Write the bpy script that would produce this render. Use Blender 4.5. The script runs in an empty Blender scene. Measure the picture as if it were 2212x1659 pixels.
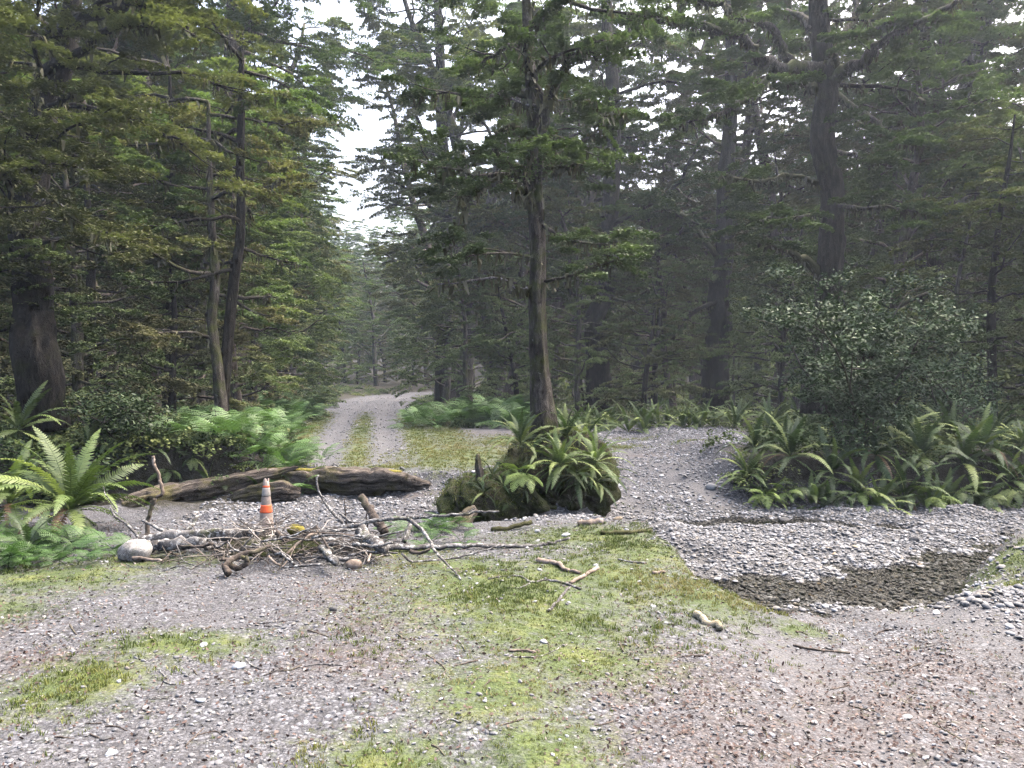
import bpy, math, random
import numpy as np
from mathutils import Vector, Matrix

# ------------------------------------------------------------------ camera, sky, sun, exposure
scene = bpy.context.scene
COL = scene.collection
F, CX, HY, EYE = 1671.0, 1106.0, 810.0, 1.8      # lens in photo units (2212 wide), horizon row, eye height
cam_data = bpy.data.cameras.new('camera')
cam = bpy.data.objects.new('camera', cam_data)
COL.objects.link(cam)
cam.location = (0, 0, EYE)
cam.rotation_euler = (math.radians(90), 0, 0)
cam_data.sensor_width = 36.0
cam_data.lens = 36.0 * F / 2212.0
cam_data.shift_y = -(829.5 - HY) / 2212.0
cam_data.clip_start = 0.05
cam_data.clip_end = 1000
scene.camera = cam

SUN_EL, SUN_AZ = math.radians(60), math.radians(55)   # azimuth from +Y (straight ahead) towards +X
world = bpy.data.worlds.new('World')
scene.world = world
world.use_nodes = True
wn = world.node_tree.nodes
sky = wn.new('ShaderNodeTexSky')
sky.sky_type = 'NISHITA'
sky.sun_disc = False
sky.sun_elevation = SUN_EL
sky.sun_rotation = SUN_AZ
sky.air_density = 1.0
sky.dust_density = 10.0
sky.ozone_density = 1.0
bg = wn['Background']
bg.inputs['Strength'].default_value = 0.15
world.node_tree.links.new(sky.outputs[0], bg.inputs['Color'])

sun_data = bpy.data.lights.new('sun', 'SUN')
sun_data.energy = 0.9
sun_data.angle = math.radians(60)
sun_data.color = (1.0, 0.985, 0.96)
sun = bpy.data.objects.new('sun', sun_data)
COL.objects.link(sun)
to_sun = Vector((math.sin(SUN_AZ) * math.cos(SUN_EL), math.cos(SUN_AZ) * math.cos(SUN_EL), math.sin(SUN_EL)))
sun.rotation_euler = to_sun.to_track_quat('Z', 'Y').to_euler()

vs = scene.view_settings
vs.view_transform = 'Standard'
vs.look = 'None'
vs.gamma = 1.0
vs.exposure = 2.44
vs.use_curve_mapping = False
cy = scene.cycles
cy.use_denoising = True
cy.denoiser = 'OPENIMAGEDENOISE'
cy.denoising_input_passes = 'RGB_ALBEDO_NORMAL'
cy.denoising_prefilter = 'NONE'
cy.use_adaptive_sampling = True
cy.adaptive_threshold = 0.02
cy.adaptive_min_samples = 10
cy.max_bounces = 5
cy.diffuse_bounces = 3
cy.glossy_bounces = 2
cy.transmission_bounces = 3
cy.transparent_max_bounces = 6
cy.volume_bounces = 0
cy.sample_clamp_indirect = 1.5
cy.use_fast_gi = True
cy.fast_gi_method = 'REPLACE'
cy.ao_bounces_render = 1
world.light_settings.distance = 0.7
world.light_settings.ao_factor = 1.0
cy.caustics_reflective = False
cy.caustics_refractive = False

random.seed(7)
RNG = np.random.default_rng(7)

# ------------------------------------------------------------------ small helpers
def link(o, parent=None):
    COL.objects.link(o)
    if parent is not None:
        o.parent = parent
    return o

def tag(o, label=None, cat=None, group=None, kind=None):
    if label: o['label'] = label
    if cat: o['category'] = cat
    if group: o['group'] = group
    if kind: o['kind'] = kind
    return o

def empty(name, loc=(0, 0, 0), rz=0.0, sc=1.0):
    o = bpy.data.objects.new(name, None)
    o.location = loc
    o.rotation_euler = (0, 0, rz)
    o.scale = (sc, sc, sc)
    return link(o)

def obj(name, me, parent=None, m=None):
    o = bpy.data.objects.new(name, me)
    if m is not None and not me.materials:
        me.materials.append(m)
    return link(o, parent)

def copy_tree(o, parent=None):
    c = o.copy()
    COL.objects.link(c)
    c.parent = parent
    for ch in o.children:
        copy_tree(ch, c)
    return c

def np_mesh(name, verts, faces, smooth=False, attrs=None):
    """verts (N,3); faces (M,k) numpy array with k = 3 or 4, or a list of such arrays."""
    me = bpy.data.meshes.new(name)
    fl = faces if isinstance(faces, list) else [faces]
    fl = [np.asarray(f, np.int32) for f in fl if len(f)]
    nloop = sum(f.size for f in fl)
    npoly = sum(len(f) for f in fl)
    me.vertices.add(len(verts))
    me.vertices.foreach_set('co', np.asarray(verts, np.float32).ravel())
    me.loops.add(nloop)
    me.loops.foreach_set('vertex_index', np.concatenate([f.ravel() for f in fl]))
    me.polygons.add(npoly)
    tot = np.concatenate([np.full(len(f), f.shape[1], np.int32) for f in fl])
    start = np.concatenate([[0], np.cumsum(tot)[:-1]]).astype(np.int32)
    me.polygons.foreach_set('loop_start', start)
    me.polygons.foreach_set('loop_total', tot)
    if smooth:
        me.polygons.foreach_set('use_smooth', np.ones(npoly, bool))
    me.update(calc_edges=True)
    if attrs:
        for k, (typ, arr) in attrs.items():
            a = me.attributes.new(k, typ, 'POINT')
            if typ == 'FLOAT':
                a.data.foreach_set('value', np.asarray(arr, np.float32).ravel())
            elif typ == 'FLOAT_VECTOR':
                a.data.foreach_set('vector', np.asarray(arr, np.float32).ravel())
            elif typ == 'INT':
                a.data.foreach_set('value', np.asarray(arr, np.int32).ravel())
            elif typ == 'FLOAT_COLOR':
                a.data.foreach_set('color', np.asarray(arr, np.float32).ravel())
    return me

class Geo:
    """collects pieces of one part"""
    def __init__(s):
        s.v, s.q, s.t, s.a, s.n = [], [], [], [], 0
    def add(s, v, q=None, t=None, a=None):
        v = np.asarray(v, float)
        if q is not None and len(q): s.q.append(np.asarray(q, int) + s.n)
        if t is not None and len(t): s.t.append(np.asarray(t, int) + s.n)
        s.v.append(v)
        s.a.append(np.full(len(v), 0.5) if a is None else np.asarray(a, float))
        s.n += len(v)
    def mesh(s, name, smooth=True, m=None):
        fs = []
        if s.q: fs.append(np.concatenate(s.q))
        if s.t: fs.append(np.concatenate(s.t))
        me = np_mesh(name, np.concatenate(s.v), fs, smooth, {'tint': ('FLOAT', np.concatenate(s.a))})
        if m: me.materials.append(m)
        return me

def hash2(i, j, s=0):
    n = (i.astype(np.int64) * 374761393 + j.astype(np.int64) * 668265263 + s * 974711) & 0x7fffffff
    n = ((n ^ (n >> 13)) * 1274126177) & 0x7fffffff
    return ((n ^ (n >> 16)) & 0xffff) / 65535.0

def vnoise(x, y, s=0):
    x = np.asarray(x, float); y = np.asarray(y, float)
    i, j = np.floor(x), np.floor(y)
    u, v = x - i, y - j
    u = u * u * (3 - 2 * u); v = v * v * (3 - 2 * v)
    a = hash2(i, j, s); b = hash2(i + 1, j, s); c = hash2(i, j + 1, s); d = hash2(i + 1, j + 1, s)
    return (a * (1 - u) + b * u) * (1 - v) + (c * (1 - u) + d * u) * v

def fbm(x, y, s=0, o=4):
    r, amp, f, t = 0, 1.0, 1.0, 0
    for k in range(o):
        r = r + amp * vnoise(np.asarray(x) * f, np.asarray(y) * f, s + k * 17)
        t += amp; amp *= 0.5; f *= 2.03
    return r / t

def sstep(a, b, x):
    t = np.clip((x - a) / (b - a), 0, 1)
    return t * t * (3 - 2 * t)

# ------------------------------------------------------------------ materials
def new_mat(name):
    m = bpy.data.materials.new(name)
    m.use_nodes = True
    nt = m.node_tree
    nt.nodes.clear()
    out = nt.nodes.new('ShaderNodeOutputMaterial')
    return m, nt, out

def N(nt, typ, **kw):
    n = nt.nodes.new(typ)
    for k, v in kw.items():
        if k in ('op', 'operation'): n.operation = v
        elif k == 'attr': n.attribute_name = v
        elif k == 'atype': n.attribute_type = v
        elif k == 'blend': n.blend_type = v
        elif k == 'dtype': n.data_type = v
        elif k == 'feature': n.feature = v
        else: n.inputs[k.replace('_', ' ')].default_value = v
    return n

def L(nt, a, b): nt.links.new(a, b)

def ramp(nt, fac, stops, interp='LINEAR'):
    r = nt.nodes.new('ShaderNodeValToRGB')
    r.color_ramp.interpolation = interp
    e = r.color_ramp.elements
    while len(e) < len(stops): e.new(0.5)
    for k, (p, c) in enumerate(stops):
        e[k].position = p
        e[k].color = (c, c, c, 1) if isinstance(c, (int, float)) else (*c, 1)
    if fac is not None: L(nt, fac, r.inputs[0])
    return r

def mixc(nt, fac, a, b, blend='MIX'):
    n = nt.nodes.new('ShaderNodeMix')
    n.data_type = 'RGBA'; n.blend_type = blend
    for sock, v in ((n.inputs[0], fac), (n.inputs[6], a), (n.inputs[7], b)):
        if hasattr(v, 'is_linked') or hasattr(v, 'links'): L(nt, v, sock)
        elif isinstance(v, (int, float)): sock.default_value = v
        else: sock.default_value = (*v, 1)
    return n.outputs[2]

def math_n(nt, op, a, b=None, clamp=False):
    n = nt.nodes.new('ShaderNodeMath'); n.operation = op; n.use_clamp = clamp
    for k, v in enumerate((a, b)):
        if v is None: continue
        if hasattr(v, 'links'): L(nt, v, n.inputs[k])
        else: n.inputs[k].default_value = v
    return n.outputs[0]

def noise(nt, co, scale, detail=4, rough=0.6, dist=0.0):
    n = nt.nodes.new('ShaderNodeTexNoise')
    n.inputs['Scale'].default_value = scale
    n.inputs['Detail'].default_value = detail
    n.inputs['Roughness'].default_value = rough
    n.inputs['Distortion'].default_value = dist
    if co is not None: L(nt, co, n.inputs['Vector'])
    return n.outputs[0]

def mapping(nt, co, sc):
    n = nt.nodes.new('ShaderNodeMapping')
    n.inputs['Scale'].default_value = sc
    L(nt, co, n.inputs['Vector'])
    return n.outputs[0]

def leaf_mat(name, dark, light, alt=None, alt_amt=0.25, trans=0.42, rough=0.5, spec=0.3, rvar=0.2, instancer=None):
    m, nt, out = new_mat(name)
    at = N(nt, 'ShaderNodeAttribute', attr='tint')
    oi = nt.nodes.new('ShaderNodeObjectInfo')
    col = mixc(nt, at.outputs['Fac'], dark, light)
    if alt is not None:
        f = ramp(nt, oi.outputs['Random'], [(max(0, 0.95 - alt_amt * 1.6), 0.0), (1.0, 1.0)]).outputs[0]
        col = mixc(nt, f, col, alt)
    br = math_n(nt, 'ADD', math_n(nt, 'MULTIPLY', oi.outputs['Random'], rvar * 2), 1 - rvar)
    sc = nt.nodes.new('ShaderNodeVectorMath'); sc.operation = 'SCALE'
    L(nt, col, sc.inputs[0]); L(nt, br, sc.inputs['Scale'])
    col = sc.outputs[0]
    if spec > 0.35:
        p = N(nt, 'ShaderNodeBsdfPrincipled', Roughness=rough)
        p.inputs['Specular IOR Level'].default_value = spec
        L(nt, col, p.inputs['Base Color'])
    else:
        p = nt.nodes.new('ShaderNodeBsdfDiffuse')
        L(nt, col, p.inputs['Color'])
    tr = nt.nodes.new('ShaderNodeBsdfTranslucent')
    tc = mixc(nt, 1.0, col, (0.92, 1.08, 0.62), 'MULTIPLY')
    L(nt, tc, tr.inputs['Color'])
    mx = N(nt, 'ShaderNodeMixShader', Fac=trans)
    L(nt, p.outputs[0], mx.inputs[1]); L(nt, tr.outputs[0], mx.inputs[2])
    if spec <= 0.35:
        gl = N(nt, 'ShaderNodeBsdfGlossy', Roughness=0.5); gl.inputs['Color'].default_value = (0.85, 0.88, 0.85, 1)
        m2 = N(nt, 'ShaderNodeMixShader', Fac=0.035)
        L(nt, mx.outputs[0], m2.inputs[1]); L(nt, gl.outputs[0], m2.inputs[2]); mx = m2
    L(nt, mx.outputs[0], out.inputs[0])
    return m

def bark_mat(name, dark, mid, light, moss=(0.05, 0.06, 0.012), moss_amt=0.45, lichen_amt=0.3, stretch=(6, 6, 1.6), lichen=(0.5, 0.5, 0.46), bump=0.6, lsc=11.0):
    m, nt, out = new_mat(name)
    tc = nt.nodes.new('ShaderNodeTexCoord')
    co = mapping(nt, tc.outputs['Object'], stretch)
    n1 = noise(nt, co, 2.4, 8, 0.78, 0.6)
    col = ramp(nt, n1, [(0.34, dark), (0.5, mid), (0.68, light)]).outputs[0]
    n2 = noise(nt, tc.outputs['Object'], 2.2, 5, 0.65)
    f2 = ramp(nt, n2, [(0.62 - moss_amt * 0.3, 0.0), (0.72 - moss_amt * 0.2, 0.85)]).outputs[0]
    col = mixc(nt, f2, col, moss)
    n3 = noise(nt, tc.outputs['Object'], lsc, 6, 0.75, 0.3)
    f3 = ramp(nt, n3, [(0.75 - lichen_amt * 0.35, 0.0), (0.83 - lichen_amt * 0.35, 0.8)]).outputs[0]
    col = mixc(nt, f3, col, lichen)
    p = N(nt, 'ShaderNodeBsdfPrincipled', Roughness=0.85)
    p.inputs['Specular IOR Level'].default_value = 0.2
    L(nt, col, p.inputs['Base Color'])
    b = N(nt, 'ShaderNodeBump', Strength=bump, Distance=0.05)
    L(nt, n1, b.inputs['Height']); L(nt, b.outputs[0], p.inputs['Normal'])
    L(nt, p.outputs[0], out.inputs[0])
    return m

def stone_mat(name, instancer=False):
    m, nt, out = new_mat(name)
    if instancer:
        at = N(nt, 'ShaderNodeAttribute', attr='val', atype='INSTANCER')
        v = at.outputs['Fac']
    else:
        v = nt.nodes.new('ShaderNodeObjectInfo').outputs['Random']
    col = ramp(nt, v, [(0.0, (0.055, 0.055, 0.059)), (0.18, (0.095, 0.097, 0.104)), (0.4, (0.132, 0.131, 0.136)), (0.55, (0.162, 0.166, 0.177)),
                       (0.7, (0.14, 0.124, 0.106)), (0.82, (0.205, 0.208, 0.22)), (1.0, (0.35, 0.35, 0.36))]).outputs[0]
    tc = nt.nodes.new('ShaderNodeTexCoord')
    n1 = noise(nt, tc.outputs['Object'], 2.5 if instancer else 14.0, 6, 0.7)
    col = mixc(nt, 0.7, col, ramp(nt, n1, [(0.3, 0.55), (0.7, 1.25)]).outputs[0], 'MULTIPLY')
    p = N(nt, 'ShaderNodeBsdfPrincipled', Roughness=0.7)
    p.inputs['Specular IOR Level'].default_value = 0.35
    L(nt, col, p.inputs['Base Color'])
    L(nt, p.outputs[0], out.inputs[0])
    return m

def scatter_mat(name, stops, trans=0.0, rough=0.7):
    m, nt, out = new_mat(name)
    at = N(nt, 'ShaderNodeAttribute', attr='val', atype='INSTANCER')
    col = ramp(nt, at.outputs['Fac'], stops).outputs[0]
    p = N(nt, 'ShaderNodeBsdfPrincipled', Roughness=rough)
    p.inputs['Specular IOR Level'].default_value = 0.25
    L(nt, col, p.inputs['Base Color'])
    if trans:
        tr = nt.nodes.new('ShaderNodeBsdfTranslucent'); L(nt, col, tr.inputs['Color'])
        mx = N(nt, 'ShaderNodeMixShader', Fac=trans)
        L(nt, p.outputs[0], mx.inputs[1]); L(nt, tr.outputs[0], mx.inputs[2]); L(nt, mx.outputs[0], out.inputs[0])
    else:
        L(nt, p.outputs[0], out.inputs[0])
    return m

def ground_mat():
    m, nt, out = new_mat('ground_cover')
    geo = nt.nodes.new('ShaderNodeNewGeometry')
    pos = geo.outputs['Position']
    z = N(nt, 'ShaderNodeAttribute', attr='zone')       # r moss, g litter, b forest floor
    w = N(nt, 'ShaderNodeAttribute', attr='wet')
    sep = nt.nodes.new('ShaderNodeSeparateColor'); L(nt, z.outputs['Color'], sep.inputs[0])
    # gravel: two sizes of cells
    def cells(scale):
        v = nt.nodes.new('ShaderNodeTexVoronoi'); v.inputs['Scale'].default_value = scale
        L(nt, pos, v.inputs['Vector'])
        s = nt.nodes.new('ShaderNodeSeparateColor'); L(nt, v.outputs['Color'], s.inputs[0])
        return v.outputs['Distance'], s.outputs[0]
    d1, c1 = cells(38.0)
    d2, c2 = cells(95.0)
    g1 = ramp(nt, c1, [(0.0, (0.032, 0.032, 0.035)), (0.45, (0.072, 0.073, 0.081)), (0.75, (0.112, 0.114, 0.127)), (1.0, (0.23, 0.233, 0.25))]).outputs[0]
    g2 = ramp(nt, c2, [(0.0, (0.028, 0.027, 0.029)), (0.5, (0.074, 0.073, 0.079)), (1.0, (0.185, 0.186, 0.198))]).outputs[0]
    big = noise(nt, pos, 3.0, 5, 0.65)
    grav = mixc(nt, ramp(nt, big, [(0.4, 0.0), (0.6, 1.0)]).outputs[0], g1, g2)
    edge = ramp(nt, d1, [(0.25, 1.0), (0.75, 0.45)]).outputs[0]
    grav = mixc(nt, 0.8, grav, edge, 'MULTIPLY')
    soil = ramp(nt, noise(nt, pos, 1.1, 6, 0.7), [(0.42, 0.0), (0.7, 0.55)]).outputs[0]
    grav = mixc(nt, soil, grav, (0.046, 0.042, 0.043))
    grav = mixc(nt, math_n(nt, 'MULTIPLY', z.outputs['Alpha'], 0.85), grav, mixc(nt, noise(nt, pos, 45.0, 4, 0.7), (0.045, 0.043, 0.044), (0.115, 0.113, 0.118)))
    # moss
    nf = noise(nt, pos, 60.0, 3, 0.7)
    nm = noise(nt, pos, 2.3, 5, 0.65)
    moss = ramp(nt, nm, [(0.3, (0.03, 0.048, 0.012)), (0.5, (0.055, 0.078, 0.018)), (0.66, (0.095, 0.108, 0.024)), (0.8, (0.13, 0.112, 0.038))]).outputs[0]
    moss = mixc(nt, 0.75, moss, ramp(nt, nf, [(0.3, 0.45), (0.7, 1.35)]).outputs[0], 'MULTIPLY')
    # leaf litter
    v3 = nt.nodes.new('ShaderNodeTexVoronoi'); v3.inputs['Scale'].default_value = 75.0
    L(nt, pos, v3.inputs['Vector'])
    s3 = nt.nodes.new('ShaderNodeSeparateColor'); L(nt, v3.outputs['Color'], s3.inputs[0])
    lit = ramp(nt, s3.outputs[0], [(0.0, (0.024, 0.018, 0.016)), (0.5, (0.054, 0.039, 0.035)), (0.85, (0.098, 0.078, 0.073)), (1.0, (0.19, 0.178, 0.178))]).outputs[0]
    floor = ramp(nt, noise(nt, pos, 5.0, 8, 0.75), [(0.3, (0.012, 0.010, 0.007)), (0.6, (0.026, 0.024, 0.014)), (0.8, (0.042, 0.048, 0.018))]).outputs[0]
    brk = noise(nt, pos, 9.0, 6, 0.75)
    def mask(s):
        a = math_n(nt, 'ADD', s, math_n(nt, 'MULTIPLY', math_n(nt, 'SUBTRACT', brk, 0.5), 2.4))
        return ramp(nt, a, [(0.2, 0.0), (0.95, 1.0)]).outputs[0]
    col = mixc(nt, math_n(nt, 'MULTIPLY', mask(sep.outputs[1]), 0.75), grav, lit)
    col = mixc(nt, math_n(nt, 'MULTIPLY', mask(sep.outputs[0]), 0.93), col, moss)
    col = mixc(nt, mask(sep.outputs[2]), col, floor)
    wet = w.outputs['Fac']
    col = mixc(nt, wet, col, mixc(nt, 1.0, col, (0.60, 0.59, 0.56), 'MULTIPLY'))
    p = nt.nodes.new('ShaderNodeBsdfPrincipled')
    L(nt, col, p.inputs['Base Color'])
    rr = ramp(nt, wet, [(0.0, 0.85), (1.0, 0.35)]).outputs[0]
    L(nt, rr, p.inputs['Roughness'])
    p.inputs['Specular IOR Level'].default_value = 0.3
    hh = math_n(nt, 'ADD', math_n(nt, 'MULTIPLY', d1, -0.6), math_n(nt, 'MULTIPLY', nf, 0.7))
    b = N(nt, 'ShaderNodeBump', Strength=0.8, Distance=0.02)
    L(nt, hh, b.inputs['Height']); L(nt, b.outputs[0], p.inputs['Normal'])
    L(nt, p.outputs[0], out.inputs[0])
    return m

def water_mat():
    m, nt, out = new_mat('clear_stream_water')
    tc = nt.nodes.new('ShaderNodeTexCoord')
    n1 = noise(nt, mapping(nt, tc.outputs['Object'], (1, 2.2, 1)), 7.0, 3, 0.5)
    b = N(nt, 'ShaderNodeBump', Strength=0.12, Distance=0.02); L(nt, n1, b.inputs['Height'])
    tr = N(nt, 'ShaderNodeBsdfTransparent'); tr.inputs['Color'].default_value = (0.90, 0.90, 0.87, 1)
    gl = N(nt, 'ShaderNodeBsdfGlossy', Roughness=0.03); L(nt, b.outputs[0], gl.inputs['Normal'])
    fr = N(nt, 'ShaderNodeFresnel', IOR=1.33); L(nt, b.outputs[0], fr.inputs['Normal'])
    mx = nt.nodes.new('ShaderNodeMixShader')
    L(nt, fr.outputs[0], mx.inputs[0]); L(nt, tr.outputs[0], mx.inputs[1]); L(nt, gl.outputs[0], mx.inputs[2])
    L(nt, mx.outputs[0], out.inputs[0])
    return m

M = {}
M['ground'] = ground_mat()
M['water'] = water_mat()
M['beech'] = leaf_mat('beech_leaf', (0.06, 0.098, 0.034), (0.15, 0.205, 0.068), alt=(0.17, 0.19, 0.06), alt_amt=0.12)
M['beech_lightened'] = leaf_mat('lightened_beech_leaf', (0.08, 0.12, 0.042), (0.19, 0.245, 0.085), trans=0.42, rvar=0.12)  # lighter beech leaf: brightness for the dark forest front put into its colour
M['beech_dull'] = leaf_mat('dull_beech_leaf', (0.045, 0.072, 0.027), (0.11, 0.15, 0.055), trans=0.36)
M['beech_olive'] = leaf_mat('olive_beech_leaf', (0.07, 0.084, 0.032), (0.165, 0.18, 0.068), alt=(0.14, 0.13, 0.06), alt_amt=0.4)
M['beech_bright'] = leaf_mat('backlit_beech_leaf', (0.11, 0.15, 0.035), (0.24, 0.28, 0.07), trans=0.5)  # backlit glow deep in the forest put into a lighter leaf colour
M['shrub'] = leaf_mat('glossy_shrub_leaf', (0.016, 0.032, 0.012), (0.06, 0.098, 0.038), trans=0.15, rough=0.38, spec=0.3)
M['dark_shrub'] = leaf_mat('dark_shrub_leaf', (0.016, 0.032, 0.012), (0.045, 0.075, 0.026), trans=0.2)
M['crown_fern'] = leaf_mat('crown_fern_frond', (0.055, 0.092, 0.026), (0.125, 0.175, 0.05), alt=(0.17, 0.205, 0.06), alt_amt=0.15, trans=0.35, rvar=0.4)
M['dark_fern'] = leaf_mat('shaded_fern_frond', (0.024, 0.048, 0.017), (0.068, 0.11, 0.036), alt=(0.14, 0.17, 0.05), alt_amt=0.2, trans=0.3, rvar=0.4)  # deep green fern, less yellow than the crown fern
M['bracken'] = leaf_mat('bracken_frond', (0.05, 0.108, 0.034), (0.125, 0.21, 0.07), trans=0.4, rvar=0.35)  # lighter than the low bracken: the open track's light put into its colour
M['low_bracken'] = leaf_mat('low_bracken_frond', (0.034, 0.08, 0.022), (0.09, 0.165, 0.048), trans=0.4)
M['pale_fern'] = leaf_mat('pale_fern_frond', (0.10, 0.17, 0.04), (0.24, 0.32, 0.08), trans=0.4)
M['dead_frond'] = leaf_mat('dead_fern_frond', (0.07, 0.04, 0.02), (0.16, 0.10, 0.055), trans=0.1)
M['bark'] = bark_mat('beech_bark', (0.008, 0.007, 0.006), (0.04, 0.034, 0.028), (0.15, 0.135, 0.115), bump=1.0)
M['bark_red'] = bark_mat('reddish_bark', (0.014, 0.011, 0.008), (0.045, 0.034, 0.026), (0.13, 0.108, 0.088), moss_amt=0.3, lichen_amt=0.38)
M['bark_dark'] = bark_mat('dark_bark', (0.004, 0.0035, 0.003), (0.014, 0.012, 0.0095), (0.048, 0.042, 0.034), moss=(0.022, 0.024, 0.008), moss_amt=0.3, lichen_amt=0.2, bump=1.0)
M['bark_moss'] = bark_mat('mossy_bark', (0.012, 0.011, 0.006), (0.035, 0.034, 0.015), (0.085, 0.08, 0.035), moss=(0.042, 0.043, 0.013), moss_amt=1.0, lichen_amt=0.1)
M['branch'] = bark_mat('lichened_branch_bark', (0.02, 0.018, 0.017), (0.07, 0.065, 0.062), (0.18, 0.172, 0.168), moss_amt=0.1, lichen_amt=0.66, stretch=(2, 2, 2), lichen=(0.40, 0.395, 0.38), bump=0.6, lsc=24.0)
M['branch_dark'] = bark_mat('old_branch_bark', (0.022, 0.018, 0.015), (0.075, 0.06, 0.05), (0.17, 0.14, 0.12), moss_amt=0.25, lichen_amt=0.3, stretch=(2, 2, 2))
M['driftwood'] = bark_mat('peeled_wood', (0.06, 0.046, 0.036), (0.17, 0.135, 0.108), (0.35, 0.30, 0.26), moss_amt=0.0, lichen_amt=0.2, stretch=(2, 2, 2), bump=0.3)
M['pale_wood'] = bark_mat('pale_rotten_wood', (0.14, 0.11, 0.07), (0.30, 0.26, 0.18), (0.48, 0.43, 0.33), moss_amt=0.0, lichen_amt=0.2, stretch=(3, 3, 3))
M['log'] = bark_mat('weathered_log_wood', (0.02, 0.016, 0.013), (0.085, 0.07, 0.058), (0.24, 0.205, 0.175), moss=(0.09, 0.08, 0.03), moss_amt=0.4, lichen_amt=0.2, stretch=(0.8, 9, 9), bump=1.0)
M['yellow_moss'] = bark_mat('yellow_moss', (0.07, 0.065, 0.012), (0.15, 0.13, 0.022), (0.24, 0.20, 0.04), moss_amt=0.0, lichen_amt=0.0, stretch=(12, 12, 12))
M['earth'] = bark_mat('mossy_earth', (0.010, 0.009, 0.006), (0.032, 0.027, 0.017), (0.07, 0.06, 0.035), moss=(0.045, 0.055, 0.014), moss_amt=0.8, lichen_amt=0.0, stretch=(5, 5, 5), bump=1.0)
M['rock'] = bark_mat('grey_bank_rock', (0.05, 0.045, 0.04), (0.15, 0.135, 0.12), (0.30, 0.28, 0.26), moss=(0.05, 0.055, 0.02), moss_amt=0.35, lichen_amt=0.25, stretch=(4, 4, 7), bump=1.0)
M['stone'] = stone_mat('river_stone')
M['pebble'] = stone_mat('gravel_pebble', True)
M['white_rock'] = bark_mat('white_rock', (0.08, 0.075, 0.065), (0.22, 0.21, 0.195), (0.42, 0.41, 0.39), moss_amt=0.05, lichen_amt=0.1, stretch=(5, 5, 5))
M['hanging_moss'] = leaf_mat('hanging_moss', (0.035, 0.034, 0.014), (0.085, 0.08, 0.034), trans=0.3)
M['litter'] = scatter_mat('fallen_leaf', [(0.0, (0.03, 0.02, 0.016)), (0.4, (0.064, 0.04, 0.034)), (0.7, (0.108, 0.073, 0.062)), (0.88, (0.18, 0.157, 0.145)), (1.0, (0.34, 0.33, 0.32))], 0.1)
M['grass'] = scatter_mat('short_grass', [(0.0, (0.04, 0.062, 0.015)), (0.4, (0.085, 0.115, 0.025)), (0.7, (0.14, 0.15, 0.036)), (1.0, (0.22, 0.19, 0.08))], 0.3)
M['under'] = scatter_mat('undergrowth_leaf', [(0.0, (0.03, 0.055, 0.018)), (0.5, (0.07, 0.11, 0.034)), (1.0, (0.15, 0.18, 0.055))], 0.3)
M['twig'] = scatter_mat('fine_twig', [(0.0, (0.03, 0.024, 0.018)), (0.6, (0.12, 0.10, 0.085)), (1.0, (0.35, 0.32, 0.29))])

# ------------------------------------------------------------------ lie of the land
BED = np.array([(-16, 10.4), (-7, 9.9), (-4.5, 9.7), (-1.5, 9.5), (0.3, 10.1), (1.2, 10.35), (1.85, 9.5), (2.0, 8.4), (2.0, 7.5), (2.9, 7.25), (3.9, 7.3),
                (4.6, 8.3), (6, 9.4), (9, 10.3), (24, 11.6), (24, 14.6), (9, 13.3), (6, 12.95), (3.9, 12.9), (3.3, 12.5), (1.6, 12.2), (1.3, 11.3),
                (0.5, 11.1), (-0.5, 11.6), (-0.8, 12.8), (-1.4, 13.6), (-3.6, 13.9), (-5, 13.4), (-7, 13.2), (-16, 13.2)], float)

def poly_sd(x, y, poly):
    x = np.asarray(x, float); y = np.asarray(y, float)
    d = np.full(np.broadcast(x, y).shape, 1e9)
    inside = np.zeros(d.shape, bool)
    n = len(poly)
    for k in range(n):
        ax, ay = poly[k]; bx, by = poly[(k + 1) % n]
        ex, ey = bx - ax, by - ay
        t = np.clip(((x - ax) * ex + (y - ay) * ey) / (ex * ex + ey * ey), 0, 1)
        d = np.minimum(d, np.hypot(x - ax - t * ex, y - ay - t * ey))
        c = (ay > y) != (by > y)
        with np.errstate(divide='ignore', invalid='ignore'):
            xi = ax + (y - ay) * ex / (ey if ey != 0 else 1e-9)
        inside ^= c & (x < xi)
    return np.where(inside, -d, d)

def seg_d(x, y, pts):
    d = np.full(np.shape(x), 1e9)
    for (ax, ay), (bx, by) in zip(pts[:-1], pts[1:]):
        ex, ey = bx - ax, by - ay
        t = np.clip(((x - ax) * ex + (y - ay) * ey) / (ex * ex + ey * ey), 0, 1)
        d = np.minimum(d, np.hypot(x - ax - t * ex, y - ay - t * ey))
    return d

TRY = [0, 12, 15, 22, 32, 42, 48, 53, 60, 70]
TRX = [-2.2, -2.6, -3.06, -4.3, -6.0, -7.2, -7.0, -5.2, 0.0, 8.0]
def xtrack(y): return np.interp(y, TRY, TRX)
FORD = [(1.7, 25), (1.9, 18), (2.35, 14.5), (2.85, 11.8), (2.9, 9.5), (2.75, 7.0), (2.6, 5.0), (2.7, 1.0)]
FRY = [p[1] for p in FORD][::-1]; FRX = [p[0] for p in FORD][::-1]
def ruts(x, y):
    u = np.abs(x - np.interp(y, FRY, FRX)) - 0.72 + (fbm(x * 0.8, y * 0.8, 67, 2) - 0.5) * 0.3
    r = np.exp(-(u / 0.26) ** 2) * (y < 22) * (1 - 0.75 * sstep(7.2, 8.2, y) * (1 - sstep(11.2, 12.2, y)))
    t = np.abs(np.abs(x - np.interp(y, TRY, TRX)) - 0.68)
    r = np.maximum(r, 0.8 * np.exp(-(t / 0.3) ** 2) * sstep(14.5, 16, y))
    return r * np.clip(fbm(x * 1.5, y * 1.5, 69, 3) * 2.2 - 0.3, 0, 1)
WATER_Z = -0.45
POOL = [(2.4, 7.9), (3.4, 7.85), (4.4, 8.2)]
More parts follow.
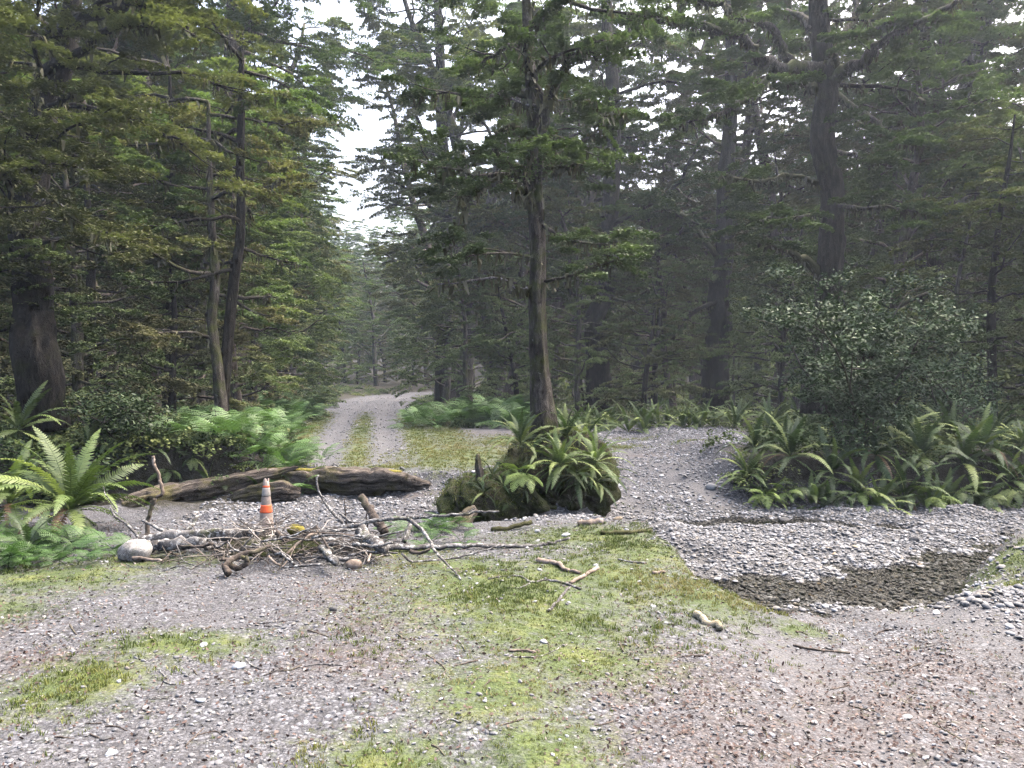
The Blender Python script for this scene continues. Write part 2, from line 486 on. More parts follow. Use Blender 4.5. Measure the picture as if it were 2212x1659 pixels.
RUN = [(4.4, 8.3), (5.4, 9.3), (6.6, 10.1), (9.5, 11.0), (20, 12.2)]
CHAN = [(2.7, 11.6), (3.6, 11.75), (4.6, 11.7), (5.3, 11.4)]

def height(x, y):
    x = np.asarray(x, float); y = np.asarray(y, float)
    sd = poly_sd(x, y, BED) + (fbm(x * 1.7, y * 1.7, 3, 3) - 0.5) * 0.35
    far = sstep(10.5, 12.5, y - 0.0 * x)
    near_top = 0.0 + 0.02 * sstep(3.8, 5.5, x) - 0.10 * np.exp(-((x - 2.6) / 0.9) ** 2 - ((y - 5.2) / 1.6) ** 2)
    far_top = 0.02 + 0.014 * (y - 15) + 0.0 * x
    far_top = far_top + 0.42 * sstep(3.4, 4.3, x) * sstep(12.0, 13.5, y) * (1 - 0.6 * sstep(14.5, 19, y))
    far_top = far_top + 0.55 * sstep(-3.9, -5.2, x - 0.0) * (1 - sstep(15.5, 18.5, y)) + 0.35 * sstep(1.8, 4.0, xtrack(y) - x) * sstep(15, 19, y)
    far_top = far_top + 0.35 * np.exp(-((x - 0.3) / 1.3) ** 2 - ((y - 12.9) / 1.0) ** 2)
    top = near_top * (1 - far) + far_top * far
    w = 0.42 + 2.3 * np.exp(-((x - 2.75) / 0.85) ** 2 - ((y - 6.2) / 1.8) ** 2) + 3.8 * np.exp(-((x - 2.4) / 1.25) ** 2 - ((y - 14.4) / 2.6) ** 2)
    w = w + 0.9 * np.exp(-((x - 4.6) / 1.3) ** 2 - ((y - 7.5) / 1.2) ** 2) + 0.9 * np.exp(-((x + 2.4) / 1.6) ** 2 - ((y - 14.2) / 1.2) ** 2)
    bed = -0.37 + 0.03 * sstep(1.0, -1.5, x)
    bed = bed + (fbm(x * 1.4, y * 1.4, 57, 3) - 0.5) * 0.20
    bed = bed + 0.05 * np.exp(-((x - 3.2) / 1.6) ** 2 - ((y - 9.9) / 0.8) ** 2)
    bed = bed - 0.16 * np.exp(-(seg_d(x, y, POOL) / 0.85) ** 2) - 0.16 * np.exp(-(seg_d(x, y, RUN) / 0.6) ** 2) + (fbm(x * 3.5, y * 3.5, 59, 3) - 0.5) * 0.12 - 0.15 * np.exp(-(seg_d(x, y, CHAN) / 0.42) ** 2)
    k = sstep(0.0, 1.0, (sd + 0.12) / w)
    z = bed * (1 - k) + top * k
    z = z + (fbm(x * 0.9, y * 0.9, 11, 4) - 0.5) * 0.10 + (fbm(x * 4, y * 4, 23, 3) - 0.5) * 0.035
    # wheel ruts of the track, the forest floor's swells and the rise behind
    tr = np.abs(x - xtrack(y))
    z = z - 0.05 * np.exp(-((tr - 0.68) / 0.25) ** 2) * sstep(14, 16, y) * (1 - sstep(50, 60, y))
    z = z - 0.035 * ruts(x, y) * (y < 14.5)
    off = sstep(2.5, 6, tr) * sstep(22, 30, y)
    z = z + off * (fbm(x * 0.25, y * 0.25, 31, 3) - 0.4) * 1.0
    z = z + 9.0 * sstep(70, 150, y) + 5.0 * sstep(24, 80, np.abs(x))
    return z

def h1(x, y): return float(height(np.array([x]), np.array([y]))[0])

def P(px, py, d):
    return Vector(((px - CX) / F * d, d, EYE - (py - HY) / F * d))

_ds = np.concatenate([np.arange(2.5, 16, 0.04), np.arange(16, 70, 0.2)])
def G(px, py):
    """the spot of ground that the photograph shows there"""
    x = (px - CX) / F * _ds
    z = EYE - (py - HY) / F * _ds
    hh = height(x, _ds)
    k = int(np.argmax(hh >= z)) if (hh >= z).any() else len(_ds) - 1
    return Vector((float(x[k]), float(_ds[k]), float(hh[k])))

def g0(px, py):
    d = F * EYE / (py - HY)
    return ((px - CX) / F * d, d)

def axis(*parts):
    return np.unique(np.round(np.concatenate([np.arange(a, b, s) for a, b, s in parts]), 4))
gx = axis((-170, -40, 8), (-40, -14, 1.0), (-14, -7, 0.25), (-7, 7.2, 0.07), (7.2, 14, 0.25), (14, 40, 1.0), (40, 171, 8))
gy = axis((-60, -4, 6), (-4, 2, 0.5), (2, 14.5, 0.07), (14.5, 30, 0.2), (30, 72, 0.8), (72, 190, 6))
GXX, GYY = np.meshgrid(gx, gy)
GZZ = height(GXX, GYY)

def blob(x, y, cx, cy, rx, ry, rot=0.0):
    c, s = math.cos(rot), math.sin(rot)
    u = ((x - cx) * c + (y - cy) * s) / rx
    v = (-(x - cx) * s + (y - cy) * c) / ry
    return np.exp(-(u * u + v * v))

MOSS = [(0.1, 6.3, 1.3, 1.2), (-0.5, 7.3, 0.9, 0.45), (-4.1, 6.9, 0.9, 0.7), (-3.5, 7.5, 0.8, 0.35), (-4.1, 5.9, 0.55, 0.5), (-0.6, 3.6, 0.4, 0.35), (0.4, 4.9, 0.6, 0.5), (0.0, 3.3, 0.4, 0.4), (-2.55, 4.55, 0.45, 0.5), (-2.2, 5.2, 0.6, 0.3), (-0.2, 6.6, 1.0, 0.9), (0.2, 5.6, 0.8, 0.9), (0.7, 7.0, 1.1, 0.9), (1.3, 7.8, 0.7, 1.0),
        (0.9, 8.6, 1.1, 0.7), (1.55, 6.4, 0.5, 0.7), (-0.1, 4.4, 0.5, 0.5), (0.15, 3.7, 0.35, 0.5), (-1.2, 7.9, 0.6, 0.3), (4.3, 7.2, 0.6, 0.6, 0.6), (5.2, 8.0, 0.8, 0.5, 0.6),
        (-0.9, 12.6, 0.8, 1.0), (-1.0, 11.3, 0.5, 0.7), (-1.0, 17.0, 1.6, 2.4), (-0.2, 20, 1.0, 1.6), (-2.3, 15.2, 0.5, 0.9), (2.15, 5.75, 0.25, 0.18), (2.6, 18.5, 0.6, 0.5), (4.2, 18.5, 0.5, 0.4), (3.3, 20.5, 0.6, 0.4), (-3.6, 12.2, 0.8, 0.5)]
LIT = [(-1.3, 6.4, 0.5, 0.5), (-1.0, 5.6, 0.5, 0.4), (0.9, 4.6, 0.9, 0.7), (1.2, 3.7, 1.0, 0.7), (2.1, 4.2, 1.0, 0.8), (2.7, 5.0, 0.6, 0.6), (2.9, 3.8, 0.9, 0.8), (-3.0, 4.9, 0.6, 0.35), (-4.0, 5.4, 0.7, 0.4),
       (-1.0, 4.9, 0.6, 0.4), (0.2, 4.9, 0.5, 0.3), (-1.6, 22.5, 2.2, 0.9), (-0.4, 18.6, 1.6, 0.6), (-1.8, 13.6, 0.9, 0.35), (4.3, 17.5, 0.9, 0.5), (3.0, 16.9, 0.8, 0.4), (-3.9, 11.3, 1.2, 0.5), (-2.0, 11.9, 1.0, 0.4)]

def zones(x, y):
    moss = np.zeros(np.shape(x)); lit = np.zeros(np.shape(x))
    for b in MOSS: moss = np.maximum(moss, blob(x, y, *b))
    for b in LIT: lit = np.maximum(lit, 0.72 * blob(x, y, *b))
    tr = x - xtrack(y)
    strip = sstep(13.5, 15.5, y) * (1 - sstep(26, 36, y))
    moss = np.maximum(moss, 0.85 * np.exp(-(tr / 0.33) ** 2) * strip)
    moss = np.maximum(moss, 0.95 * np.exp(-((np.abs(tr) - 1.6) / 0.45) ** 2) * strip)
    moss = np.maximum(moss, 0.9 * np.exp(-((tr - 2.4) / 0.7) ** 2) * strip)
    sd = poly_sd(x, y, BED)
    moss = moss * sstep(-0.25, 0.1, sd)
    lit = lit * sstep(-1.2, 0.1, sd + 0.8 * (x < 1))
    edge_l = np.where(y < 15, -3.7, xtrack(np.maximum(y, 15)) - 1.7)
    fl = sstep(0.0, 0.8, edge_l - x) * sstep(11.8, 12.8, y)
    fl = np.maximum(fl, sstep(23.5, 25.5, y - 0.05 * x) * sstep(1.6, 2.6, tr))
    fl = np.maximum(fl, sstep(3.6, 4.4, x) * sstep(12.7, 13.2, y) * (1 - sstep(14.5, 16, y) * (1 - sstep(5.5, 7, x))))
    fl = np.maximum(fl, sstep(56, 62, y))
    wet = np.clip((WATER_Z + 0.14 - height(x, y) + (fbm(x * 3, y * 3, 91, 3) - 0.5) * 0.14) / 0.2, 0, 1)
    wet = np.maximum(wet, 0.5 * blob(x, y, 2.5, 11.6, 1.0, 0.35))
    return np.clip(moss, 0, 1), np.clip(lit, 0, 1), np.clip(fl, 0, 1), wet

zm, zl, zf, zw = zones(GXX, GYY)
ny, nx = GXX.shape
ii = np.arange(ny * nx).reshape(ny, nx)
quads = np.stack([ii[:-1, :-1], ii[:-1, 1:], ii[1:, 1:], ii[1:, :-1]], -1).reshape(-1, 4)
gme = np_mesh('ground', np.stack([GXX, GYY, GZZ], -1).reshape(-1, 3), quads, True,
              {'zone': ('FLOAT_COLOR', np.stack([zm, zl, zf, ruts(GXX, GYY)], -1).reshape(-1, 4)), 'wet': ('FLOAT', zw)})
ground = obj('ground', gme, None, M['ground'])
tag(ground, 'gravel track, mossy bank, creek bed and forest floor', 'ground', kind='structure')

wx, wy = np.meshgrid(np.linspace(1.6, 22, 60), np.linspace(7.0, 13.5, 30))
wi = np.arange(wx.size).reshape(wx.shape)
wq = np.stack([wi[:-1, :-1], wi[:-1, 1:], wi[1:, 1:], wi[1:, :-1]], -1).reshape(-1, 4)
water = obj('water', np_mesh('water', np.stack([wx, wy, np.full_like(wx, WATER_Z)], -1).reshape(-1, 3), wq, True), None, M['water'])
tag(water, 'shallow clear stream water over pebbles at the ford', 'water', kind='structure')

# ------------------------------------------------------------------ tubes, trunks, branches
PI_ = math.pi
def frames(pts):
    pts = np.asarray(pts, float)
    t = np.gradient(pts, axis=0)
    t /= np.linalg.norm(t, axis=1, keepdims=True) + 1e-9
    u = np.zeros_like(t)
    a = np.array([1.0, 0, 0]) if abs(t[0, 0]) < 0.8 else np.array([0, 0, 1.0])
    for k in range(len(pts)):
        a = a - t[k] * a.dot(t[k])
        a /= np.linalg.norm(a) + 1e-9
        u[k] = a
    return t, u, np.cross(t, u)

def smooth_pts(pts, n):
    """Catmull-Rom through pts with n steps per span"""
    pts = [np.asarray(p, float) for p in pts]
    if len(pts) < 3:
        return np.array([pts[0] + (pts[-1] - pts[0]) * k / n for k in range(n + 1)])
    q = [2 * pts[0] - pts[1]] + pts + [2 * pts[-1] - pts[-2]]
    out = []
    for k in range(1, len(q) - 2):
        for s in range(n):
            t = s / n
            out.append(0.5 * (2 * q[k] + (q[k + 1] - q[k - 1]) * t + (2 * q[k - 1] - 5 * q[k] + 4 * q[k + 1] - q[k + 2]) * t * t + (3 * q[k] - q[k - 1] - 3 * q[k + 1] + q[k + 2]) * t ** 3))
    out.append(pts[-1])
    return np.array(out)

def tube(g, pts, rads, n=8, rough=0.0, seed=0, fl=3.0, cap=True, tint=0.5, grain=0.0):
    pts = np.asarray(pts, float)
    m = len(pts)
    rads = np.interp(np.linspace(0, 1, m), np.linspace(0, 1, len(rads)), rads)
    t, u, w = frames(pts)
    ang = np.linspace(0, 2 * math.pi, n, endpoint=False)
    ln = np.concatenate([[0], np.cumsum(np.linalg.norm(np.diff(pts, axis=0), axis=1))])
    R = rads[:, None] * np.ones((1, n))
    if rough:
        R = R * (1 + rough * (2 * fbm(ang[None, :] * fl / 2 + 0 * R, ln[:, None] * 2.2 + 0 * R, seed, 3) - 1) * 1.6)
        R = R * (1 + rough * 0.5 * np.cos(ang[None, :] * 3 + seed + ln[:, None] * 0.3))
    if grain:
        R = R * (1 + grain * (2 * fbm(np.abs(ang[None, :] - PI_) * 7 + 0 * R, ln[:, None] * 0.7 + 0 * R, seed + 5, 3) - 1) + 0.5 * grain * (vnoise(ang[None, :] * 1.3 + 0 * R, ln[:, None] * 1.5 + 0 * R, seed + 9) > 0.62))
    v = pts[:, None, :] + R[..., None] * (np.cos(ang)[None, :, None] * u[:, None, :] + np.sin(ang)[None, :, None] * w[:, None, :])
    v = v.reshape(-1, 3)
    k = np.arange(m * n).reshape(m, n)
    kr = np.roll(k, -1, axis=1)
    q = np.stack([k[:-1], kr[:-1], kr[1:], k[1:]], -1).reshape(-1, 4)
    tri = []
    if cap:
        v = np.concatenate([v, [pts[0], pts[-1]]])
        c0, c1 = m * n, m * n + 1
        tri = [(c0, (j + 1) % n, j) for j in range(n)] + [(c1, (m - 1) * n + j, (m - 1) * n + (j + 1) % n) for j in range(n)]
    g.add(v, q, tri, np.full(len(v), tint))

def gnarl(p, d, length, n, rng, wob=0.18, up=0.0):
    """a crooked limb from p along d; up pulls its course towards that slope"""
    pts = [np.array(p, float)]
    d = np.array(d, float); d /= np.linalg.norm(d)
    for k in range(n):
        d = d + rng.normal(0, wob, 3)
        d[2] += (up - d[2]) * 0.25
        d /= np.linalg.norm(d)
        pts.append(pts[-1] + d * length / n)
    return np.array(pts)

JIT = 0.12
def sprigs_from(pts, length, rng, dens, store, wood, lvl=1, start=0.2, pad=0.9):
    """side shoots along a limb; the last ones carry the flat leaf sprays"""
    seg = np.diff(pts, axis=0)
    if lvl == 0:
        nn = max(2, int(length * dens * 1.5))
        for k in range(nn):
            f = start + (1 - start) * (k + rng.random()) / nn
            x = f * (len(pts) - 1.001); i = int(x)
            p = pts[i] + seg[i] * (x - i)
            d = seg[i] / (np.linalg.norm(seg[i]) + 1e-9)
            side = np.array([-d[1], d[0], 0]) * (1 if k % 2 else -1)
            q = d * rng.uniform(0.3, 0.9) + side * rng.uniform(0.4, 1.0)
            q[2] = q[2] * 0.5 + rng.normal(0, 0.17)
            q /= np.linalg.norm(q)
            l = pad * rng.uniform(0.35, 1.1) * (1.1 - 0.45 * f)
            p = p + np.array([0, 0, rng.normal(0, JIT)])
            store.append((*p, *q, l))
        d = seg[-1] / (np.linalg.norm(seg[-1]) + 1e-9)
        d = d * np.array([1, 1, 0.3]); d /= np.linalg.norm(d) + 1e-9
        store.append((*pts[-1], *d, pad * rng.uniform(0.5, 0.9)))
        return
    nn = max(2, int(length * 1.15))
    for k in range(nn):
        f = start + (1 - start) * (k + rng.random()) / nn
        x = f * (len(pts) - 1.001); i = int(x)
        p = pts[i] + seg[i] * (x - i)
        d = seg[i] / (np.linalg.norm(seg[i]) + 1e-9)
        side = np.array([-d[1], d[0], 0]) * (1 if k % 2 else -1)
        q = d * rng.uniform(0.4, 1.0) + side * rng.uniform(0.5, 1.0) + np.array([0, 0, rng.uniform(-0.35, 0.45)])
        l = length * rng.uniform(0.25, 0.5) * (1.15 - 0.5 * f)
        sp = gnarl(p, q, l, 4, rng, 0.22, 0.03)
        tube(wood, sp, [0.012 + 0.006 * l, 0.004], 4, cap=False)
        sprigs_from(sp, l, rng, dens, store, wood, 0, 0.15, pad)
    sprigs_from(pts[len(pts) // 2:], length * 0.5, rng, dens * 0.7, store, wood, 0, 0.2, pad)

def leaf_mesh(name, store, n, size, rng, flat=0.34, m=None, aspect=0.68, droop=0.2, vth=0.026, tri=False):
    S = np.array(store)
    K = len(S)
    wgt = S[:, 6] ** 1.5
    idx = rng.choice(K, n, p=wgt / wgt.sum())
    p, d, l = S[idx, 0:3], S[idx, 3:6], S[idx, 6]
    u = rng.random(n) ** 0.85
    sd = np.stack([-d[:, 1], d[:, 0], np.zeros(n)], -1)
    sd /= np.linalg.norm(sd, axis=1, keepdims=True) + 1e-9
    # leaves sit on side twigs, so the spray has fingers
    fing = np.round(u * 5 + rng.normal(0, 0.16, n)) / 5
    u = np.where(rng.random(n) < 0.7, fing, u)
    vv = rng.uniform(-1, 1, n)
    v = vv * l * 0.36 * np.clip(1.15 - u, 0.15, 1)
    u2 = u + np.abs(v) / l * 0.6
    c = p + d * (l * u2)[:, None] + sd * v[:, None]
    c[:, 2] += rng.normal(0, vth, n) - droop * l * u2 ** 2 - np.abs(v) * 0.12
    az = rng.uniform(0, 2 * math.pi, n)
    nr = np.stack([rng.normal(0, flat, n), rng.normal(0, flat, n), np.ones(n)], -1)
    nr /= np.linalg.norm(nr, axis=1, keepdims=True)
    a = np.stack([np.cos(az), np.sin(az), np.zeros(n)], -1)
    a -= nr * (a * nr).sum(1, keepdims=True)
    a /= np.linalg.norm(a, axis=1, keepdims=True)
    b = np.cross(nr, a)
    s = size * rng.uniform(0.65, 1.35, n)
    h = (s * 0.5)[:, None]
    wv = (s * 0.5 * aspect)[:, None]
    if tri:
        V = np.stack([c - a * h * 0.9 + b * wv, c + a * h * 1.1, c - a * h * 0.5 - b * wv * 1.1], 1).reshape(-1, 3)
        Q = np.arange(3 * n).reshape(n, 3)
    else:
        V = np.stack([c - a * h, c + b * wv, c + a * h, c - b * wv], 1).reshape(-1, 3)
        Q = np.arange(4 * n).reshape(n, 4)
    per = rng.random(K)
    tint = np.clip(0.55 * per[idx] + 0.45 * rng.random(n), 0, 1)
    me = np_mesh(name, V, Q, False, {'tint': ('FLOAT', np.repeat(tint, 3 if tri else 4))})
    if m: me.materials.append(m)
    return me

def moss_fringe(name, lines, n, rng, drop=(0.03, 0.20)):
    """moss and lichen hanging in short strings under limbs"""
    g = Geo()
    allp = np.concatenate([np.asarray(l) for l in lines])
    idx = rng.integers(0, len(allp) - 1, n)
    p = allp[idx] + rng.normal(0, 0.04, (n, 3))
    dr = rng.uniform(*drop, n)
    az = rng.uniform(0, math.pi, n)
    a = np.stack([np.cos(az), np.sin(az), 0 * az], -1) * (0.012 + 0.03 * rng.random(n))[:, None]
    dn = np.stack([rng.normal(0, 0.04, n), rng.normal(0, 0.04, n), -dr], -1)
    V = np.stack([p - a, p + a, p + a * 0.4 + dn, p - a * 0.4 + dn], 1).reshape(-1, 3)
    g.add(V, np.arange(4 * n).reshape(n, 4), None, np.repeat(rng.random(n), 4))
    return g.mesh(name, False, M['hanging_moss'])

# ------------------------------------------------------------------ forest tree kinds
def tree_kind(seed, H, r, lo, nl, reach, nleaf, size, lean=0.04, bark='bark', leafm='beech', elev=(0.15, 0.6), dens=3.2, pad=1.0, wob=0.06, top=0.25):
    rng = np.random.default_rng(seed)
    n = max(6, int(H / 1.0))
    tp = gnarl((0, 0, -0.3), (rng.normal(0, lean), rng.normal(0, lean), 1), H, n, rng, wob, 1.0)
    tp = smooth_pts(tp, 3)
    wood = Geo()
    tube(wood, tp, [r * 1.45, r * 1.12, r, r * 0.85, r * 0.65, r * 0.45, r * 0.2], 10, 0.16, seed, 4)
    store = []
    for k in range(nl):
        f = (k + rng.random()) / nl
        hgt = lo + (H - lo) * f
        i = int(np.clip(hgt / H * (len(tp) - 1), 0, len(tp) - 2))
        az = k * 2.4 + rng.uniform(-0.5, 0.5)
        el = rng.uniform(*elev) * (0.6 + 0.9 * f) + rng.normal(0, 0.18)
        Ln = reach * (0.45 + 0.75 * math.sin(math.pi * min(1, 0.18 + f * 0.75))) * rng.uniform(0.7, 1.15) * (1 - top * f)
        lp = gnarl(tp[i], (math.cos(az), math.sin(az), el), Ln, 9, rng, 0.27, 0.05 + 0.3 * f)
        lr = max(0.012, r * 0.42 * (1 - 0.6 * f) * (0.6 + 0.4 * Ln / reach))
        tube(wood, lp, [lr, lr * 0.7, lr * 0.25], 6, 0.1, seed + k, cap=False)
        sprigs_from(lp, Ln, rng, dens, store, wood, 1, 0.2, pad)
    trunk = wood.mesh('trunk', True, M[bark])
    crown = leaf_mesh('crown', store, nleaf, size, rng, m=M[leafm], tri=True, aspect=0.8)
    return trunk, crown

JIT = 0.28
KINDS = {
    'tall': [tree_kind(101, 17, 0.27, 3.4, 32, 3.6, 175000, 0.074, bark='bark', leafm='beech'),
             tree_kind(102, 19, 0.34, 3.8, 34, 4.2, 185000, 0.076, bark='bark_dark', leafm='beech', lean=0.07),
             tree_kind(103, 15, 0.22, 2.6, 30, 3.2, 160000, 0.072, bark='bark_red', leafm='beech_olive')],
    'mid': [tree_kind(201, 9.5, 0.13, 1.2, 28, 2.5, 125000, 0.06, bark='bark', leafm='beech', dens=3.6, elev=(0.05, 0.4)),
            tree_kind(202, 8.5, 0.11, 0.8, 26, 2.3, 98000, 0.058, bark='bark_dark', leafm='beech_olive', dens=3.6, elev=(0.05, 0.4)),
            tree_kind(203, 11, 0.15, 1.7, 29, 2.4, 125000, 0.06, bark='bark_red', leafm='beech', dens=3.4, elev=(0.05, 0.5))],
    'sapling': [tree_kind(301, 4.6, 0.05, 0.5, 11, 1.3, 26000, 0.055, bark='bark', leafm='beech_olive', dens=4.5, pad=0.7, elev=(0.0, 0.5)),
                tree_kind(302, 3.6, 0.04, 0.35, 10, 1.1, 22000, 0.052, bark='bark_dark', leafm='beech', dens=4.5, pad=0.65, elev=(0.0, 0.5)),
                tree_kind(303, 5.4, 0.055, 0.8, 11, 1.4, 26000, 0.055, bark='bark', leafm='beech_bright', dens=4.2, pad=0.7, elev=(0.0, 0.5))],
    'pole': [tree_kind(401, 9.0, 0.065, 3.6, 9, 1.3, 20000, 0.066, bark='bark', leafm='beech', pad=0.75, dens=3.6),
             tree_kind(402, 7.5, 0.05, 3.0, 8, 1.1, 17000, 0.062, bark='bark_moss', leafm='beech_olive', pad=0.7, dens=3.6)],
}
JIT = 0.12
NAMES = {'tall': 'beech_tree', 'mid': 'beech_tree', 'sapling': 'beech_sapling', 'pole': 'pole_tree'}
CATS = {'tall': 'tree', 'mid': 'tree', 'sapling': 'sapling', 'pole': 'tree'}

def put_tree(kind, var, x, y, sc, label, group, rz=None, zs=1.0):
    t, c = KINDS[kind][var % len(KINDS[kind])]
    e = empty(NAMES[kind], (x, y, h1(x, y) - 0.05), random.uniform(0, 6.28) if rz is None else rz, sc)
    e.scale = (sc, sc, sc * zs)
    obj('trunk', t, e); obj('crown', c, e)
    return tag(e, label, CATS[kind], group)

def px_of(x, y): return CX + F * x / y

# ------------------------------------------------------------------ the trees one can single out
def Z(ox, oy, k):
    return lambda zx, zy: ((ox + zx / k) / 1.823, (oy + zy / k) / 1.823)
zt2 = Z(1300, 0, 1.508)      # readings taken from enlarged parts of the photograph
zt3 = Z(2632, 0, 1.508)
zt1 = Z(0, 0, 1.508)
z1 = Z(400, 1800, 2.765)
z2 = Z(1100, 1800, 2.765)
z3 = Z(1750, 1550, 2.765)
z4 = Z(1900, 2000, 2.212)

def own_tree(name, label, trunk, rads, limbs, d, nleaf, size, seed, barkm, leafm, auto=(), moss=0, dens=3.2, pad=0.9, droop=0.1, sides=16, rough=0.14, sub=0.2):
    """trunk: photo readings (px, py) at distance d; limbs: (points, r0, r1, leafy, depth_shift, bark)"""
    rng = np.random.default_rng(seed)
    base = P(*trunk[0], d)
    base.z = h1(base.x, base.y) if base.z < 0.3 else base.z
    e = empty(name, base)
    def loc(p, dd): return np.array(P(p[0], p[1], dd) - base)
    tp = [loc(p, d) for p in trunk]
    tp[0] = np.array([tp[0][0], 0, -0.15])
    for q in tp[1:]: q += rng.normal(0, rads[2] * 0.22, 3) * np.array([1, 1, 0])
    tp = smooth_pts(tp, 6)
    g = Geo()
    tp2 = smooth_pts(list(tp[::2]) + ([tp[-1]] if len(tp) % 2 == 0 else []), 4)
    tube(g, tp2, rads, sides + 14, rough, seed, 5, grain=0.13)
    obj('trunk', g.mesh('trunk', True, M[barkm]), e)
    store, lines = [], []
    twigs = Geo()
    for (pts, r0, r1, leafy, sh, bm) in limbs:
        lp = [loc(p, d + sh * k / max(1, len(pts) - 1)) for k, p in enumerate(pts)]
        lp = smooth_pts(lp, 4)
        lp[1:-1] += rng.normal(0, r0 * 0.25, (len(lp) - 2, 3))
        g = Geo()
        tube(g, lp, [r0, (r0 + r1) / 2, r1], 8, 0.15, seed + len(lp))
        obj('limb', g.mesh('limb', True, M[bm]), e)
        Ln = float(np.linalg.norm(np.diff(lp, axis=0), axis=1).sum())
        if leafy: sprigs_from(lp, Ln * leafy, rng, dens, store, twigs, 1, 0.25, pad)
        if moss: lines.append(lp)
    for (h0, h1_, n, reach, arc, elev) in auto:
        for k in range(n):
            zz = h0 + (h1_ - h0) * (k + rng.random()) / n
            i = int(np.argmin(np.abs(tp[:, 2] - zz)))
            az = rng.uniform(*arc)
            Ln = reach * rng.uniform(0.6, 1.15)
            lp = gnarl(tp[i], (math.cos(az), math.sin(az), rng.uniform(*elev)), Ln, 8, rng, 0.2, 0.0)
            lr = 0.022 + 0.012 * Ln
            g = Geo(); tube(g, lp, [lr, lr * 0.6, lr * 0.2], 6, 0.1, seed + k)
            obj('limb', g.mesh('limb', True, M[barkm]), e)
            sprigs_from(lp, Ln, rng, dens, store, twigs, 1, sub, pad)
            if moss: lines.append(lp)
    if store:
        cr = obj('crown', leaf_mesh('crown', store, nleaf, size, rng, m=M[leafm], droop=droop, tri=True, aspect=0.8), e)
        if twigs.n: obj('twig', twigs.mesh('twig', True, M[barkm]), cr)
        tag(cr.children[0], kind='stuff') if cr.children else None
    if moss: tag(obj('hanging_moss', moss_fringe('hanging_moss', lines, moss, rng), e), kind='stuff')
    return tag(e, label, 'tree')

def A(f, *pts): return [f(*p) for p in pts]
PI = math.pi
own_tree('beech_tree', 'slender grey-barked tree standing on the ferny mound in the middle of the clearing',
         [(1178, 925), (1165, 800), (1160, 650), (1158, 500), (1155, 400), (1150, 290), (1146, 190), (1140, 60), (1138, -80), (1134, -260), (1130, -420)],
         [0.22, 0.135, 0.118, 0.11, 0.102, 0.092, 0.08, 0.066, 0.05, 0.03], [
    (A(zt2, (1235, 1330), (1230, 1050), (1250, 850), (1275, 740), (1270, 630)), 0.085, 0.07, 0, -0.3, 'bark'),
    (A(zt2, (1270, 630), (1230, 540), (1180, 400), (1160, 300), (1190, 180), (1260, 60)), 0.06, 0.015, 1.0, -0.6, 'bark_dark'),
    (A(zt2, (1270, 625), (1310, 580), (1350, 470), (1400, 360), (1440, 320), (1560, 300)), 0.055, 0.014, 1.0, -0.8, 'bark_dark'),
    (A(zt2, (1265, 630), (1150, 620), (1060, 570), (980, 560)), 0.022, 0.008, 0.9, -0.5, 'branch'),
    (A(zt2, (1280, 600), (1400, 595), (1545, 590)), 0.02, 0.008, 0.9, 0.5, 'branch'),
    (A(zt2, (1160, 1000), (1060, 1030), (950, 1090), (830, 1150), (785, 1190), (780, 1290), (700, 1440)), 0.06, 0.03, 0.7, -0.8, 'bark_moss'),
    (A(zt2, (1175, 790), (1080, 760), (1000, 790), (900, 880), (820, 940)), 0.05, 0.02, 1.0, 0.8, 'bark_moss'),
    (A(zt2, (1150, 1000), (1060, 980), (1000, 930), (980, 880)), 0.055, 0.03, 0.6, -0.6, 'bark_moss'),
    (A(zt2, (1250, 1000), (1350, 990), (1500, 980)), 0.045, 0.02, 0.8, -0.4, 'bark_moss'),
    (A(zt2, (1260, 960), (1400, 880), (1560, 800), (1640, 690), (1740, 670)), 0.03, 0.012, 1.1, 0.8, 'bark'),
    (A(zt2, (1160, 1150), (1110, 1120), (1100, 1200)), 0.04, 0.02, 0, -0.3, 'bark_moss'),
    ([(1150, 620), (1120, 625), (1080, 600), (1000, 608), (945, 615)], 0.028, 0.01, 0, -0.9, 'branch'),
    ([(1170, 610), (1250, 590), (1330, 560)], 0.03, 0.012, 1.0, -0.8, 'bark'),
    ([(1162, 560), (1080, 545), (980, 560)], 0.03, 0.012, 1.0, -1.0, 'bark'),
    ([(1160, 480), (1240, 520), (1330, 530)], 0.03, 0.012, 1.0, -0.5, 'bark')],
         12.0, 160000, 0.042, 11, 'bark', 'beech_dull',
         auto=[(3.2, 7.0, 9, 1.9, (-PI, PI), (-0.05, 0.45)), (6.0, 10.3, 13, 2.9, (-PI, PI), (0.0, 0.5))], moss=2600, dens=3.6, pad=0.7)

